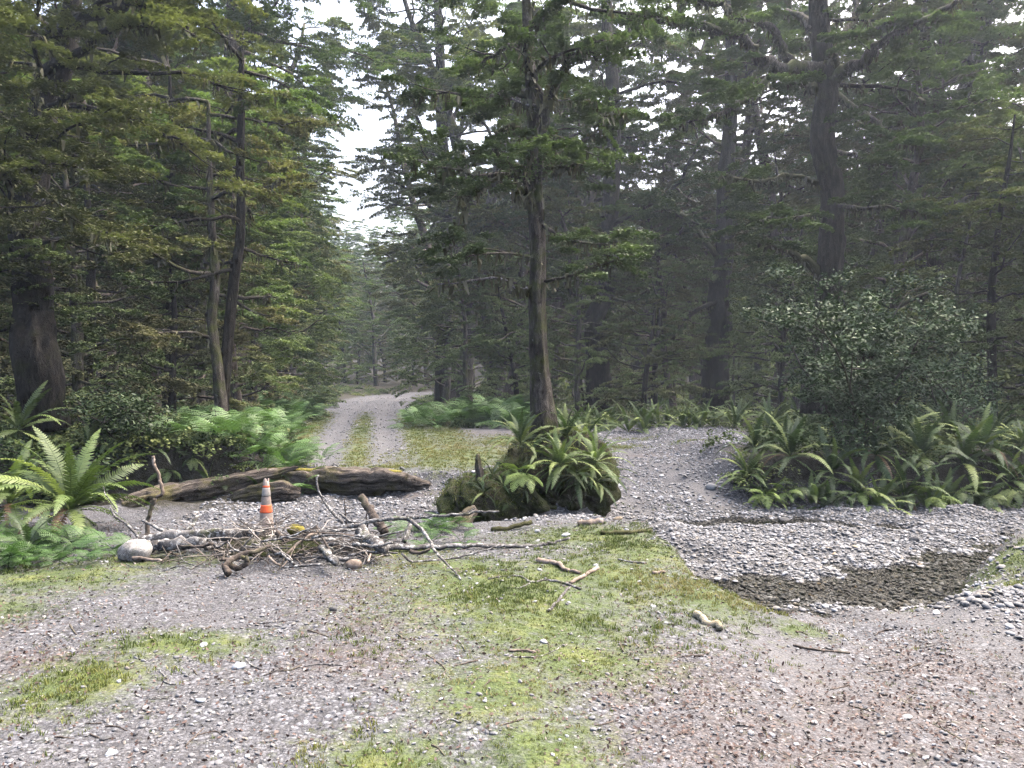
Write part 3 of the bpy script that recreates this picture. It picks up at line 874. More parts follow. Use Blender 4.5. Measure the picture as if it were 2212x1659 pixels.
own_tree('beech_tree', 'massive mossy old beech with thick bare limbs rising behind the glossy bush',
         [(1768, 880), (1772, 760), (1785, 660), (1792, 560), (1790, 420), (1785, 300), (1778, 200), (1772, 80), (1766, -40), (1762, -200), (1758, -420)],
         [0.42, 0.33, 0.28, 0.27, 0.265, 0.26, 0.25, 0.225, 0.2, 0.17, 0.13, 0.1], [
    (A(zt3, (900, 410), (760, 400), (640, 400), (560, 360), (490, 270), (380, 190), (200, 150), (0, 130), (-300, 90)), 0.17, 0.06, 0.5, -1.5, 'bark'),
    (A(zt3, (740, 380), (650, 250), (600, 150), (400, 70), (280, 30), (60, 0)), 0.12, 0.045, 0.6, -1.0, 'bark'),
    (A(zt3, (960, 470), (1080, 400), (1200, 330), (1290, 230), (1500, 120), (1720, 0)), 0.17, 0.05, 0.7, -2.0, 'bark'),
    (A(zt3, (940, 230), (1100, 205), (1200, 190), (1330, 130)), 0.075, 0.04, 0.8, -1.5, 'bark'),
    (A(zt3, (1000, 230), (1090, 140), (1120, 40), (1100, -120)), 0.09, 0.05, 0.8, 1.0, 'bark'),
    (A(zt3, (700, 400), (560, 500), (470, 570), (300, 680), (100, 730)), 0.10, 0.03, 0.9, -1.6, 'bark'),
    (A(zt3, (900, 1630), (780, 1530), (650, 1460), (540, 1410)), 0.12, 0.05, 0.6, -1.2, 'bark_moss'),
    (A(zt3, (860, 540), (800, 480), (700, 470)), 0.12, 0.05, 0.5, -0.8, 'bark_moss'),
    (A(zt3, (890, 1090), (720, 1040), (560, 1080), (420, 1060), (320, 1040)), 0.06, 0.025, 0.8, -1.2, 'bark_moss'),
    (A(zt3, (840, 180), (800, 100), (700, 60)), 0.10, 0.05, 0.7, 1.0, 'bark'),
    (A(zt3, (960, 400), (975, 340), (960, 310)), 0.15, 0.09, 0, -0.4, 'bark_moss'),
    (A(zt3, (1000, 560), (1200, 700), (1330, 820), (1500, 860)), 0.08, 0.03, 1.0, -1.8, 'bark'),
    (A(zt3, (970, 900), (1150, 930), (1350, 1000)), 0.06, 0.02, 1.0, -1.5, 'bark'),
    (A(zt3, (960, 1200), (1150, 1240), (1300, 1230), (1500, 1260)), 0.06, 0.02, 1.0, -2.4, 'bark'),
    (A(zt3, (920, 1250), (760, 1290), (560, 1290)), 0.05, 0.02, 1.0, -2.2, 'bark')],
         18.0, 160000, 0.057, 12, 'bark_dark', 'beech',
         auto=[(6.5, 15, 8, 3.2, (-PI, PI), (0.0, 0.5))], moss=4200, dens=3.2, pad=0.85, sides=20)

own_tree('beech_tree', 'broad dark-trunked beech at the shaded edge above the big fern',
         [(98, 905), (82, 780), (66, 680), (55, 600), (52, 480), (75, 350), (105, 230), (130, 120), (150, -60), (170, -300)],
         [0.40, 0.34, 0.31, 0.30, 0.29, 0.25, 0.21, 0.18, 0.13, 0.09], [
    (A(zt1, (100, 1300), (300, 1180), (470, 1330), (650, 1400)), 0.035, 0.01, 0.8, -2.2, 'branch'),
    (A(zt1, (60, 1150), (0, 900), (40, 940), (260, 1130), (440, 1300), (640, 1400)), 0.03, 0.01, 0.7, -3.0, 'bark_moss'),
    (A(zt1, (90, 1000), (160, 880), (300, 905), (450, 985), (520, 1030)), 0.028, 0.008, 0.8, -2.6, 'branch'),
    (A(zt1, (180, 700), (300, 640), (440, 560)), 0.10, 0.05, 0.8, -1.0, 'bark_dark'),
    (A(zt1, (200, 620), (520, 640), (800, 700), (930, 780), (1080, 830)), 0.06, 0.02, 1.0, -1.6, 'bark_dark'),
    (A(zt1, (230, 450), (450, 330), (640, 180), (820, 150), (1000, 125)), 0.10, 0.03, 0.8, -2.0, 'bark_dark'),
    (A(zt1, (260, 200), (520, 110), (760, 20), (1000, 60), (1180, 230)), 0.12, 0.03, 1.0, -2.4, 'bark_dark'),
    (A(zt1, (90, 1380), (220, 1290), (420, 1340)), 0.03, 0.01, 0.5, -1.6, 'branch')],
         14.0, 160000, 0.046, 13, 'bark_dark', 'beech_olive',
         auto=[(3.0, 11, 20, 3.4, (-1.9, 0.5), (-0.25, 0.25)), (5, 12, 6, 3.0, (-PI, PI), (0.0, 0.4))], moss=2200, dens=3.4, pad=0.75, droop=0.16, sides=20, rough=0.1)

own_tree('beech_tree', 'tall straight dark trunk leaning slightly behind the row of crown ferns',
         [(1292, 872), (1288, 780), (1296, 700), (1312, 620), (1322, 480), (1325, 340), (1322, 180), (1318, 20), (1316, -200)],
         [0.46, 0.35, 0.31, 0.30, 0.29, 0.26, 0.22, 0.17, 0.1], [
    ([(1300, 655), (1270, 630), (1240, 640), (1220, 600)], 0.12, 0.05, 0.5, -1.0, 'bark_dark'),
    ([(1318, 560), (1380, 560), (1440, 530), (1490, 470)], 0.10, 0.04, 0.8, -1.2, 'bark_dark'),
    ([(1322, 480), (1400, 440), (1460, 400), (1500, 330)], 0.12, 0.05, 0.8, 1.0, 'bark_dark'),
    ([(1322, 420), (1260, 370), (1230, 300)], 0.09, 0.04, 0.8, 1.0, 'bark_dark'),
    ([(1312, 640), (1360, 650), (1400, 625)], 0.07, 0.03, 0.6, -0.6, 'bark_moss')],
         27.0, 70000, 0.082, 14, 'bark_dark', 'beech', auto=[(7, 19, 12, 3.4, (-PI, PI), (0.0, 0.5))], moss=900, dens=3.0, pad=1.0)

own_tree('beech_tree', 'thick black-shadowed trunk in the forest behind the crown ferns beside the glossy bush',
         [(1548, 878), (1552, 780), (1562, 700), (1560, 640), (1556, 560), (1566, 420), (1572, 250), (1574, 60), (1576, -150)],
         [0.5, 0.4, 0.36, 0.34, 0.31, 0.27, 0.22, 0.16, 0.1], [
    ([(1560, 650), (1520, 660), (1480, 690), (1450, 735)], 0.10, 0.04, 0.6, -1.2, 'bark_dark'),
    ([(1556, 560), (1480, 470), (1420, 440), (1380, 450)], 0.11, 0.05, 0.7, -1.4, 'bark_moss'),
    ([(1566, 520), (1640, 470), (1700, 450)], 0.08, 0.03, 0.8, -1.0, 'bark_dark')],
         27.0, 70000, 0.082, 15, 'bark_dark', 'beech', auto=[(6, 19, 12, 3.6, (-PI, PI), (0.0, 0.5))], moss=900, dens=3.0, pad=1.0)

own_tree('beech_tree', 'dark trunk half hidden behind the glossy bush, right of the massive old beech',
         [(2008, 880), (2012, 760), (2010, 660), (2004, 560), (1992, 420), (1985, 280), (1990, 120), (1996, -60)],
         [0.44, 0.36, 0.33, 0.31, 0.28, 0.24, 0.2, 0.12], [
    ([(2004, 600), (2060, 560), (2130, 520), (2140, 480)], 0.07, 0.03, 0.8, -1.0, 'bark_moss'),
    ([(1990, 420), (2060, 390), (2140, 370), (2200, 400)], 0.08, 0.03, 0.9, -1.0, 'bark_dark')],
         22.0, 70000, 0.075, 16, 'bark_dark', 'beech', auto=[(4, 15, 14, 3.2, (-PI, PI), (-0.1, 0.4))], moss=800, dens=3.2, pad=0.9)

own_tree('beech_tree', 'left-leaning one of two slim dark trunks beside the bracken patch',
         [(482, 945), (468, 800), (462, 700), (466, 620), (462, 520), (455, 380), (450, 220)], [0.14, 0.105, 0.095, 0.09, 0.075, 0.06, 0.03], [],
         15.6, 50000, 0.05, 17, 'bark', 'beech_olive', auto=[(1.9, 7, 14, 2.0, (-PI, PI), (-0.2, 0.35))], moss=500, dens=3.6, pad=0.7)
own_tree('beech_tree', 'right-leaning one of two slim dark trunks beside the bracken patch',
         [(472, 940), (486, 850), (494, 720), (506, 600), (514, 500), (518, 360), (520, 200), (522, 60)], [0.15, 0.11, 0.10, 0.095, 0.08, 0.065, 0.03], [],
         15.8, 55000, 0.05, 18, 'bark_dark', 'beech', auto=[(2.2, 8, 15, 2.2, (-PI, PI), (-0.2, 0.35))], moss=500, dens=3.6, pad=0.7)
own_tree('beech_tree', 'slim trunk among the trees between the broad dark trunk and the slim pair',
         [(362, 900), (366, 780), (370, 660), (376, 560), (378, 460), (372, 330), (366, 150)], [0.14, 0.11, 0.1, 0.095, 0.08, 0.06, 0.03], [],
         18.5, 55000, 0.056, 19, 'bark_dark', 'beech_olive', auto=[(2.4, 8.5, 15, 2.4, (-PI, PI), (-0.2, 0.35))], moss=300, dens=3.4, pad=0.75)

own_tree('beech_tree', 'tall reddish trunk with pale lichen rising beside the bright gap in the canopy',
         [(522, 868), (518, 700), (512, 520), (507, 330), (504, 200), (500, 60), (497, -80), (494, -220)], [0.36, 0.30, 0.28, 0.26, 0.24, 0.21, 0.16, 0.1], [],
         25.0, 95000, 0.07, 41, 'bark_red', 'beech', auto=[(6.5, 11, 9, 3.0, (-1.6, 1.6), (-0.1, 0.4)), (10.5, 16.5, 16, 4.6, (-1.0, 0.9), (-0.05, 0.35))], moss=500, dens=3.2, pad=0.9)
own_tree('beech_tree', 'dark backlit trunk with fanning limbs on the gravel-ramp side of the canopy gap',
         [(955, 868), (958, 700), (962, 520), (960, 380), (955, 250), (950, 100), (945, -60), (942, -200)], [0.34, 0.28, 0.26, 0.24, 0.22, 0.18, 0.14, 0.08], [
    ([(960, 420), (930, 330), (900, 250), (885, 180)], 0.12, 0.04, 0.8, -0.6, 'bark_dark'), ([(958, 400), (990, 300), (1010, 200), (1015, 90)], 0.12, 0.05, 0.8, 0.6, 'bark_dark'),
    ([(960, 480), (900, 420), (850, 395)], 0.09, 0.03, 0.9, -0.6, 'bark_dark')],
         34.0, 95000, 0.085, 42, 'bark_dark', 'beech', auto=[(8, 20, 20, 4.0, (-PI, PI), (-0.05, 0.45)), (15, 20, 7, 5.0, (PI * 0.75, PI * 1.25), (-0.05, 0.2))], moss=400, dens=3.0, pad=1.0)

# ------------------------------------------------------------------ the rest of the forest
placed = [(-8.8, 25), (-3.1, 34), (0.5, 12), (7.2, 18), (-8.5, 14), (3, 27), (7.3, 27), (11.9, 22), (-5.9, 15.6), (-8, 18.5)]
def wall(kind, var, x, y, sc, label, group, zs=1.0):
    placed.append((x, y))
    return put_tree(kind, var, x, y, sc, label, group, zs=zs)

# edge of the forest along the far side of the creek and both sides of the track
LG = 'trees along the edge of the track with the bracken'
for k, (x, y, kd, v, s) in enumerate([(-9.3, 16.8, 'mid', 1, 1.0), (-8.3, 20.5, 'mid', 0, 1.05), (-9.2, 23.5, 'mid', 1, 1.1), (-9.4, 27.5, 'mid', 2, 1.0), (-10.2, 32, 'mid', 0, 1.1),
                                      (-11.2, 37, 'mid', 1, 1.15), (-12.0, 42, 'mid', 2, 1.1), (-12.6, 48, 'mid', 0, 1.1), (-12.5, 24, 'tall', 2, 1.0), (-13.5, 30, 'tall', 0, 1.1), (-14.5, 37, 'tall', 1, 1.05), (-16, 46, 'tall', 0, 1.1),
                                      (-14.5, 19, 'tall', 1, 0.95), (-11.5, 16, 'tall', 2, 0.9), (-10.6, 27, 'tall', 2, 1.1), (-11.3, 31.5, 'tall', 0, 1.05), (-12.4, 38, 'tall', 2, 1.1), (-10.0, 21.5, 'tall', 2, 1.0), (-9.5, 25.8, 'tall', 0, 1.0), (-12.2, 34.5, 'tall', 1, 1.1)]):
    wall(kd, v, x, y, s, None, LG)
RG = 'trees behind the central bracken and crown ferns'
for k, (x, y, kd, v, s) in enumerate([(-1.9, 31, 'tall', 0, 0.95), (-2.9, 38, 'tall', 2, 1.1), (-0.2, 29.5, 'mid', 2, 1.05), (1.0, 33.5, 'tall', 2, 1.1), (5.2, 31, 'tall', 0, 1.05), (9.8, 29, 'tall', 2, 1.1),
                                      (-2.9, 33, 'mid', 0, 0.95), (-4.2, 43, 'mid', 2, 1.2), (5.0, 27.5, 'mid', 1, 0.9), (9.4, 25.5, 'mid', 0, 1.0), (12.5, 27, 'tall', 1, 1.05), (14.8, 24, 'tall', 0, 1.0), (10.2, 20.5, 'mid', 2, 1.0),
                                      (12.6, 18.6, 'mid', 0, 0.95), (13.8, 21.5, 'mid', 1, 1.05), (15.5, 19, 'tall', 2, 1.0), (10.6, 17.0, 'mid', 1, 0.85), (3.3, 30, 'tall', 0, 1.1), (7.4, 31, 'tall', 2, 1.15), (-0.6, 33.5, 'tall', 0, 1.15), (1.2, 28.6, 'tall', 2, 1.0), (11.2, 24.5, 'tall', 2, 1.1)]):
    wall(kd, v, x, y, s, None, RG)
FG = 'low trees where the track bends out of sight'
for k, (x, y, kd, v, s) in enumerate([(-9.6, 55, 'mid', 0, 1.0), (-12.5, 58, 'mid', 1, 1.0), (-6.4, 59, 'mid', 2, 1.05), (-15.5, 62, 'mid', 2, 1.1), (-10.5, 64, 'mid', 1, 1.0), (-7.2, 56.5, 'mid', 1, 0.8), (-19, 66, 'tall', 0, 1.0), (-3.2, 61, 'tall', 1, 0.9)]):
    wall(kd, v, x, y, s, None, FG)

SG = 'low leafy beeches at the front of the forest'
for (x, y, v, s_, lm) in [(2.3, 26.6, 0, 0.72, 1), (4.4, 26.0, 1, 0.75, 0), (5.7, 27.2, 2, 0.72, 1), (8.6, 24.6, 1, 0.8, 1), (10.4, 23.2, 0, 0.82, 0), (9.4, 20.6, 1, 0.72, 1), (12.0, 20.2, 2, 0.8, 1), (11.6, 16.4, 0, 0.72, 1), (14.2, 17.4, 1, 0.85, 0), (0.2, 28.2, 1, 0.75, 1),
                          (-1.6, 28.8, 0, 0.7, 0), (-7.6, 17.2, 1, 0.7, 0), (-8.6, 15.4, 0, 0.75, 1), (-10.2, 14.6, 1, 0.9, 0), (-7.0, 19.9, 2, 0.75, 1), (-8.0, 23.6, 0, 0.85, 1), (-8.6, 28.4, 1, 0.9, 1), (3.6, 29.4, 0, 0.85, 1), (7.4, 29.5, 1, 0.9, 1), (1.6, 30.5, 2, 0.8, 1), (9.8, 31.0, 0, 0.95, 1), (12.6, 30.0, 1, 0.95, 1)]:
    o = wall('mid', v, x, y, s_, None, SG)
    if lm:
        c = [q for q in o.children if q.name.startswith('crown')][0]
        c.material_slots[0].link = 'OBJECT'
        c.material_slots[0].material = M['beech_lightened']  # lighter leaf colour stands in for light on these crowns

def forest_ok(x, y):
    if y < 13.5 or abs(x) > 0.70 * y + 3: return False
    tr = x - float(xtrack(y))
    if y < 57:
        if -4.6 < tr < 3.4: return False
        if tr > 0 and y < 27.5 and x < 9.5: return False
        if tr > 0 and y < 17: return x > 11.5
        if tr < 0 and y < 16: return x < -8.5
    p = px_of(x, y)
    return True
EXCL_TALL = lambda x, y: 600 < px_of(x, y) < 930 and y > 22
CAPS = {'tall': (34, 3.6), 'mid': (54, 2.8), 'pole': (120, 0.85), 'sapling': (120, 0.8)}
WORDS = {'tall': 'tall beech deep in the forest, ', 'mid': 'middle-sized leafy beech inside the forest, ', 'sapling': 'bushy young beech in the undergrowth, ', 'pole': 'thin straight pole-like trunk inside the forest, '}
for kd in ('tall', 'mid', 'pole', 'sapling'):
    cap, sp0 = CAPS[kd]
    cnt = 0
    for _ in range(5000):
        if cnt >= cap: break
        y = 13.5 + 50 * random.random() ** 0.8
        x = random.uniform(-0.7 * y - 3, 0.7 * y + 3)
        if not forest_ok(x, y): continue
        if kd == 'tall' and EXCL_TALL(x, y): continue
        light_gap = 35 < y < 52 and 1 < x < 26  # opening made up among the big trees to let light into the saplings
        if light_gap and kd in ('tall', 'mid'): continue
        if kd != 'sapling' and 690 < px_of(x, y) < 850 and y > 22: continue
        sp = sp0 * (0.85 + y / 90)
        if any((x - a) ** 2 + (y - b) ** 2 < sp * sp for a, b in placed): continue
        cnt += 1
        placed.append((x, y))
        zone = 'left of the track' if x < float(xtrack(min(y, 52))) else 'beyond the ferns, right of the track'
        put_tree(kd, 2 if kd == 'sapling' and (light_gap or random.random() < 0.3) else random.randrange(3), x, y, random.uniform(0.85, 1.2), WORDS[kd] + zone, WORDS[kd].split(',')[0] + ' ' + zone)

NTH = ['first', 'second', 'third', 'fourth', 'fifth', 'sixth', 'seventh', 'eighth', 'ninth', 'tenth', 'eleventh', 'twelfth', 'thirteenth', 'fourteenth', 'fifteenth', 'sixteenth', 'seventeenth', 'eighteenth', 'nineteenth', 'twentieth']
NTH += ['twenty-' + q for q in NTH[:9]] + ['thirtieth'] + ['thirty-' + q for q in NTH[:9]] + ['fortieth'] + ['forty-' + q for q in NTH[:9]] + ['fiftieth'] + ['fifty-' + q for q in NTH[:9]]
def number_row(group, text, rev):
    row = [o for o in COL.objects if o.parent is None and o.get('group') == group]
    row.sort(key=lambda o: px_of(o.location.x, o.location.y), reverse=rev)
    for k, o in enumerate(row): o['label'] = text % NTH[k]
number_row(LG, 'leafy beech in the left forest edge beside the track, %s from the track', True)
number_row(RG, 'beech in the forest wall behind the ferns, %s from the track', False)
number_row(SG, 'low leafy beech at the very front of the forest, %s counted from the left', False)
number_row(FG, 'low tree where the track bends away, %s from the left', False)
for kd in ('tall', 'mid'):
    for zone, rev in (('left of the track', True), ('beyond the ferns, right of the track', False)):
        w = WORDS[kd].split(',')[0]
        number_row(w + ' ' + zone, w + ', %s tree out ' + zone, rev)

# ------------------------------------------------------------------ scattered masses (uncountable)
def proto_coll(name, meshes):
    c = bpy.data.collections.new(name)
    for k, me in enumerate(meshes):
        c.objects.link(bpy.data.objects.new('%s_%02d' % (name, k), me))
    return c

def scatter(name, coll, nkinds, pos, rot, scl, val, label, cat, kindidx=None):
    n = len(pos)
    me = bpy.data.meshes.new(name)
    me.vertices.add(n)
    me.vertices.foreach_set('co', np.asarray(pos, np.float32).ravel())
    for k, typ, arr, key in (('rot', 'FLOAT_VECTOR', rot, 'vector'), ('scl', 'FLOAT_VECTOR', scl, 'vector'), ('val', 'FLOAT', val, 'value')):
        a = me.attributes.new(k, typ, 'POINT'); a.data.foreach_set(key, np.asarray(arr, np.float32).ravel())
    a = me.attributes.new('pick', 'INT', 'POINT')
    a.data.foreach_set('value', (RNG.integers(0, nkinds, n) if kindidx is None else kindidx).astype(np.int32))
    o = obj(name, me)
    ng = bpy.data.node_groups.new(name + '_scatter', 'GeometryNodeTree')
    ng.interface.new_socket('Geometry', in_out='INPUT', socket_type='NodeSocketGeometry')
    ng.interface.new_socket('Geometry', in_out='OUTPUT', socket_type='NodeSocketGeometry')
    gi = ng.nodes.new('NodeGroupInput'); go = ng.nodes.new('NodeGroupOutput')
    ci = ng.nodes.new('GeometryNodeCollectionInfo')
    ci.inputs['Collection'].default_value = coll
    ci.inputs['Separate Children'].default_value = True
    ci.inputs['Reset Children'].default_value = True
    ip = ng.nodes.new('GeometryNodeInstanceOnPoints')
    ip.inputs['Pick Instance'].default_value = True
    def na(nm, dt):
        q = ng.nodes.new('GeometryNodeInputNamedAttribute'); q.data_type = dt
        q.inputs['Name'].default_value = nm
        return q.outputs['Attribute']
    ng.links.new(gi.outputs[0], ip.inputs['Points'])
    ng.links.new(ci.outputs[0], ip.inputs['Instance'])
    ng.links.new(na('pick', 'INT'), ip.inputs['Instance Index'])
    e2r = ng.nodes.new('FunctionNodeEulerToRotation')
    ng.links.new(na('rot', 'FLOAT_VECTOR'), e2r.inputs[0])
    ng.links.new(e2r.outputs[0], ip.inputs['Rotation'])
    ng.links.new(na('scl', 'FLOAT_VECTOR'), ip.inputs['Scale'])
    ng.links.new(ip.outputs[0], go.inputs[0])
    md = o.modifiers.new('scatter', 'NODES'); md.node_group = ng
    return tag(o, label, cat, kind='stuff')

def ico():
    import bmesh
    bm = bmesh.new(); bmesh.ops.create_icosphere(bm, subdivisions=2, radius=1.0)
    v = np.array([q.co[:] for q in bm.verts]); f = np.array([[q.index for q in p.verts] for p in bm.faces])
    bm.free(); return v, f
ICO_V, ICO_F = ico()
def ico1():
    import bmesh
    bm = bmesh.new(); bmesh.ops.create_icosphere(bm, subdivisions=1, radius=1.0)
    v = np.array([q.co[:] for q in bm.verts]); f = np.array([[q.index for q in p.verts] for p in bm.faces])
    bm.free(); return v, f
ICO1_V, ICO1_F = ico1()

def pebble_mesh(name, seed, m, big=False):
    rng = np.random.default_rng(seed)
    V, Fc = (ICO_V, ICO_F) if big else (ICO_V, ICO_F)
    v = V.copy()
    for _ in range(16 if big else 7):      # knock off facets
        nrm = rng.normal(size=3); nrm /= np.linalg.norm(nrm)
        lim = rng.uniform(0.42, 0.85) if big else rng.uniform(0.55, 0.9)
        d = v @ nrm
        v -= np.outer(np.clip(d - lim, 0, None) * 0.85, nrm)
    v *= np.array([1, rng.uniform(0.6, 0.95), rng.uniform(0.35, 0.65)])
    v += 0.05 * np.sin(v[:, [1, 2, 0]] * 5 + seed)
    me = np_mesh(name, v, Fc, not big)
    me.materials.append(m)
    return me
PEB = proto_coll('pebble', [pebble_mesh('pebble', 50 + k, M['pebble']) for k in range(6)])

def rand_ground(n, x0, x1, y0, y1, power=1.0, wedge=True):
    y = y0 + (y1 - y0) * RNG.random(n) ** power
    x = RNG.uniform(x0, x1, n)
    if wedge:
        keep = np.abs(x) < 0.69 * y + 0.25
        x, y = x[keep], y[keep]
    return x, y

def eul(n, tilt=0.25): return np.stack([RNG.normal(0, tilt, n), RNG.normal(0, tilt, n), RNG.uniform(0, 6.283, n)], -1)

# gravel: near ground, creek bed, ramp and track
def gravel(name, n, box, power, size, label, dens, sink=0.25, ex=2.2, flat=1.0, tone=0.0):
    x, y = rand_ground(n, *box, power)
    moss, lit, fl, wet = zones(x, y)
    keep = RNG.random(len(x)) < dens(x, y, moss, lit, fl) * (1 - 0.85 * ruts(x, y))
    x, y = x[keep], y[keep]
    n = len(x)
    s = size[0] + (size[1] - size[0]) * RNG.random(n) ** ex
    s = s * (1 + 0.0 * y)
    z = height(x, y) + s * 0.45 * (1 - sink * 2)
    sc = np.stack([s, s * RNG.uniform(0.7, 1.1, n), s * RNG.uniform(0.7, 1.1, n) * flat], -1)
    scatter(name, PEB, 6, np.stack([x, y, z], -1), eul(n), sc, np.clip(RNG.beta(1.6, 1.7, n) + tone, 0, 1), label, 'gravel')

insd = lambda x, y: sstep(0.1, -0.25, poly_sd(x, y, BED))
gravel('gravel', 80000, (-6.5, 6.5, 2.8, 9.5), 1.15, (0.004, 0.022), 'loose grey gravel over the near track and bank',
       lambda x, y, m, l, f: np.clip(1 - 0.9 * m - 0.5 * l, 0.07, 1) * (1 - insd(x, y)) * (0.25 + 0.75 * (fbm(x * 1.2, y * 1.2, 77, 3) > 0.44)), ex=6.0)
gravel('gravel', 95000, (1.2, 11, 6.8, 13.4), 1.0, (0.008, 0.042), 'clean pale river pebbles of the creek bed',
       lambda x, y, m, l, f: insd(x, y), ex=3.6, tone=0.0)
gravel('gravel', 16000, (-5, 1.5, 9.6, 14.5), 1.0, (0.012, 0.04), 'pale washed gravel in the dry channel behind the branches', lambda x, y, m, l, f: 0.8 * (1 - 0.8 * l) * (1 - m), ex=2.5, tone=0.12)
gravel('gravel', 34000, (0.8, 6.2, 12.0, 24), 1.3, (0.007, 0.04), 'grey gravel on the ramp climbing out of the ford', lambda x, y, m, l, f: (1 - f) * (1 - 0.7 * m) * (1 - 0.5 * l), ex=3, tone=0.1)
gravel('gravel', 14000, (-9, 0, 14, 48), 1.6, (0.012, 0.05), 'grey gravel in the wheel ruts of the forest track', lambda x, y, m, l, f: (1 - f) * (1 - 0.85 * m) * np.exp(-((np.abs(x - xtrack(y)) - 0.7) / 0.5) ** 2), ex=2.5)
gravel('gravel', 5000, (3.2, 6.5, 4.4, 8.5), 1.0, (0.014, 0.05), 'pale pebbles spilling down the grassy bank at the picture edge', lambda x, y, m, l, f: sstep(3.3, 3.9, x) * (0.25 + 0.75 * (m < 0.4)) * (1 - insd(x, y)), ex=2)

# fallen leaves
def flake(seed):
    rng = np.random.default_rng(seed)
    v = np.array([(-1, 0, 0), (-0.3, 0.5, 0.12), (0.45, 0.42, 0.1), (1, 0, 0.18), (0.45, -0.42, 0.08), (-0.3, -0.5, 0.1), (0, 0, -0.04)]) + rng.normal(0, 0.06, (7, 3))
    f = [(6, k, (k + 1) % 6) for k in range(6)]
    me = np_mesh('fallen_leaf', v, np.array([(a, c, b) for a, b, c in f]), False); me.materials.append(M['litter']); return me
FLK = proto_coll('fallen_leaf', [flake(k) for k in range(3)])
x, y = rand_ground(120000, -6.5, 6.5, 2.8, 9.5, 1.1)
moss, lit, fl, wet = zones(x, y)
k = RNG.random(len(x)) < np.clip(0.10 + 0.7 * lit + 0.12 * (fbm(x, y, 5, 3) > 0.55), 0, 1) * (1 - insd(x, y)) * (1 - 0.55 * moss)
x, y = x[k], y[k]; n = len(x)
s = RNG.uniform(0.006, 0.016, n)
scatter('leaf_litter', FLK, 3, np.stack([x, y, height(x, y) + 0.006], -1), eul(n, 0.5), np.stack([s, s, s], -1), RNG.beta(1.7, 1.7, n), 'fallen reddish-brown beech leaves strewn over the near track', 'leaf litter')

# short grass and moss tufts
def tuft(seed, nb, hgt, spread, wid):
    rng = np.random.default_rng(seed); g = Geo()
    for _ in range(nb):
        a = rng.uniform(0, 6.283); r = spread * rng.random() ** 0.5
        b = np.array([math.cos(a) * r, math.sin(a) * r, -0.05])
        az = rng.uniform(0, 6.283); ln = hgt * rng.uniform(0.5, 1.1); out = rng.uniform(0.2, 0.9) * ln
        sx = np.array([-math.sin(az), math.cos(az), 0]) * wid
        dd = np.array([math.cos(az), math.sin(az), 0])
        g.add([b - sx, b + sx, b + dd * out * 0.4 + [0, 0, ln * 0.7] + sx * 0.7, b + dd * out * 0.4 + [0, 0, ln * 0.7] - sx * 0.7, b + dd * out + [0, 0, ln]], [(0, 1, 2, 3)], [(3, 2, 4)])
    return g.mesh('grass_tuft', False, M['grass'])
TUF = proto_coll('grass_tuft', [tuft(60 + k, 12, 0.9, 0.8, 0.07) for k in range(4)])
x, y = rand_ground(170000, -7, 7, 2.8, 13.2, 1.0)
moss, lit, fl, wet = zones(x, y)
k = RNG.random(len(x)) < np.clip(moss * 1.0 - 0.06, 0.02, 1) * (0.3 + 0.7 * (fbm(x * 1.6, y * 1.6, 41, 3) > 0.45)) * (1 - insd(x, y))
x, y = x[k], y[k]; n = len(x)
s = (0.009 + 0.02 * RNG.random(n) ** 2.5) * (1 + 0.8 * (fbm(x * 0.8, y * 0.8, 43, 2) > 0.56)) * (0.85 + 0.3 * sstep(6, 12, y))
scatter('grass', TUF, 4, np.stack([x, y, height(x, y)], -1), eul(n, 0.15), np.stack([s * 1.2, s * 1.2, s], -1),
        np.clip(fbm(x * 0.7, y * 0.7, 45, 3) * 1.5 - 0.3 + RNG.normal(0, 0.14, n), 0, 1), 'short moss and grass on the near bank', 'grass')
x, y = rand_ground(60000, -9, 7, 13.2, 34, 1.2)
moss, lit, fl, wet = zones(x, y)
k = RNG.random(len(x)) < np.clip(moss * 1.1 - 0.1, 0, 1)
x, y = x[k], y[k]; n = len(x)
s = 0.022 + 0.035 * RNG.random(n) ** 2
scatter('grass', TUF, 4, np.stack([x, y, height(x, y)], -1), eul(n, 0.15), np.stack([s * 1.3, s * 1.3, s], -1),
        np.clip(0.42 + fbm(x * 0.7, y * 0.7, 47, 3) * 0.7 + RNG.normal(0, 0.1, n) - 0.1, 0, 1), 'yellow-green moss and grass along the forest track', 'grass')

# undergrowth on the forest floor
def clump(seed):
    rng = np.random.default_rng(seed)
    st = [(0, 0, 0.05 + 0.1 * rng.random(), math.cos(a), math.sin(a), rng.uniform(-0.1, 0.8), rng.uniform(0.3, 0.6)) for a in rng.uniform(0, 6.283, 12)]
    me = leaf_mesh('undergrowth_clump', st, 380, 0.06, rng, 0.6, M['under'], droop=0.5); return me
CLP = proto_coll('undergrowth_clump', [clump(80 + k) for k in range(4)])
x, y = rand_ground(9000, -32, 36, 12.3, 52, 1.1)
x2, y2 = rand_ground(260, -9, -4.8, 13.35, 17)
x, y = np.concatenate([x, x2]), np.concatenate([y, y2])
moss, lit, fl, wet = zones(x, y)
k = (RNG.random(len(x)) < fl * 0.8) & ~((x < -3) & (y < 13.35))
x, y = x[k], y[k]; n = len(x)
s = RNG.uniform(0.5, 1.25, n)
scatter('undergrowth', CLP, 4, np.stack([x, y, height(x, y)], -1), eul(n, 0.2), np.stack([s, s, s * RNG.uniform(0.7, 1.3, n)], -1), RNG.random(n), 'low leafy undergrowth covering the forest floor', 'undergrowth')

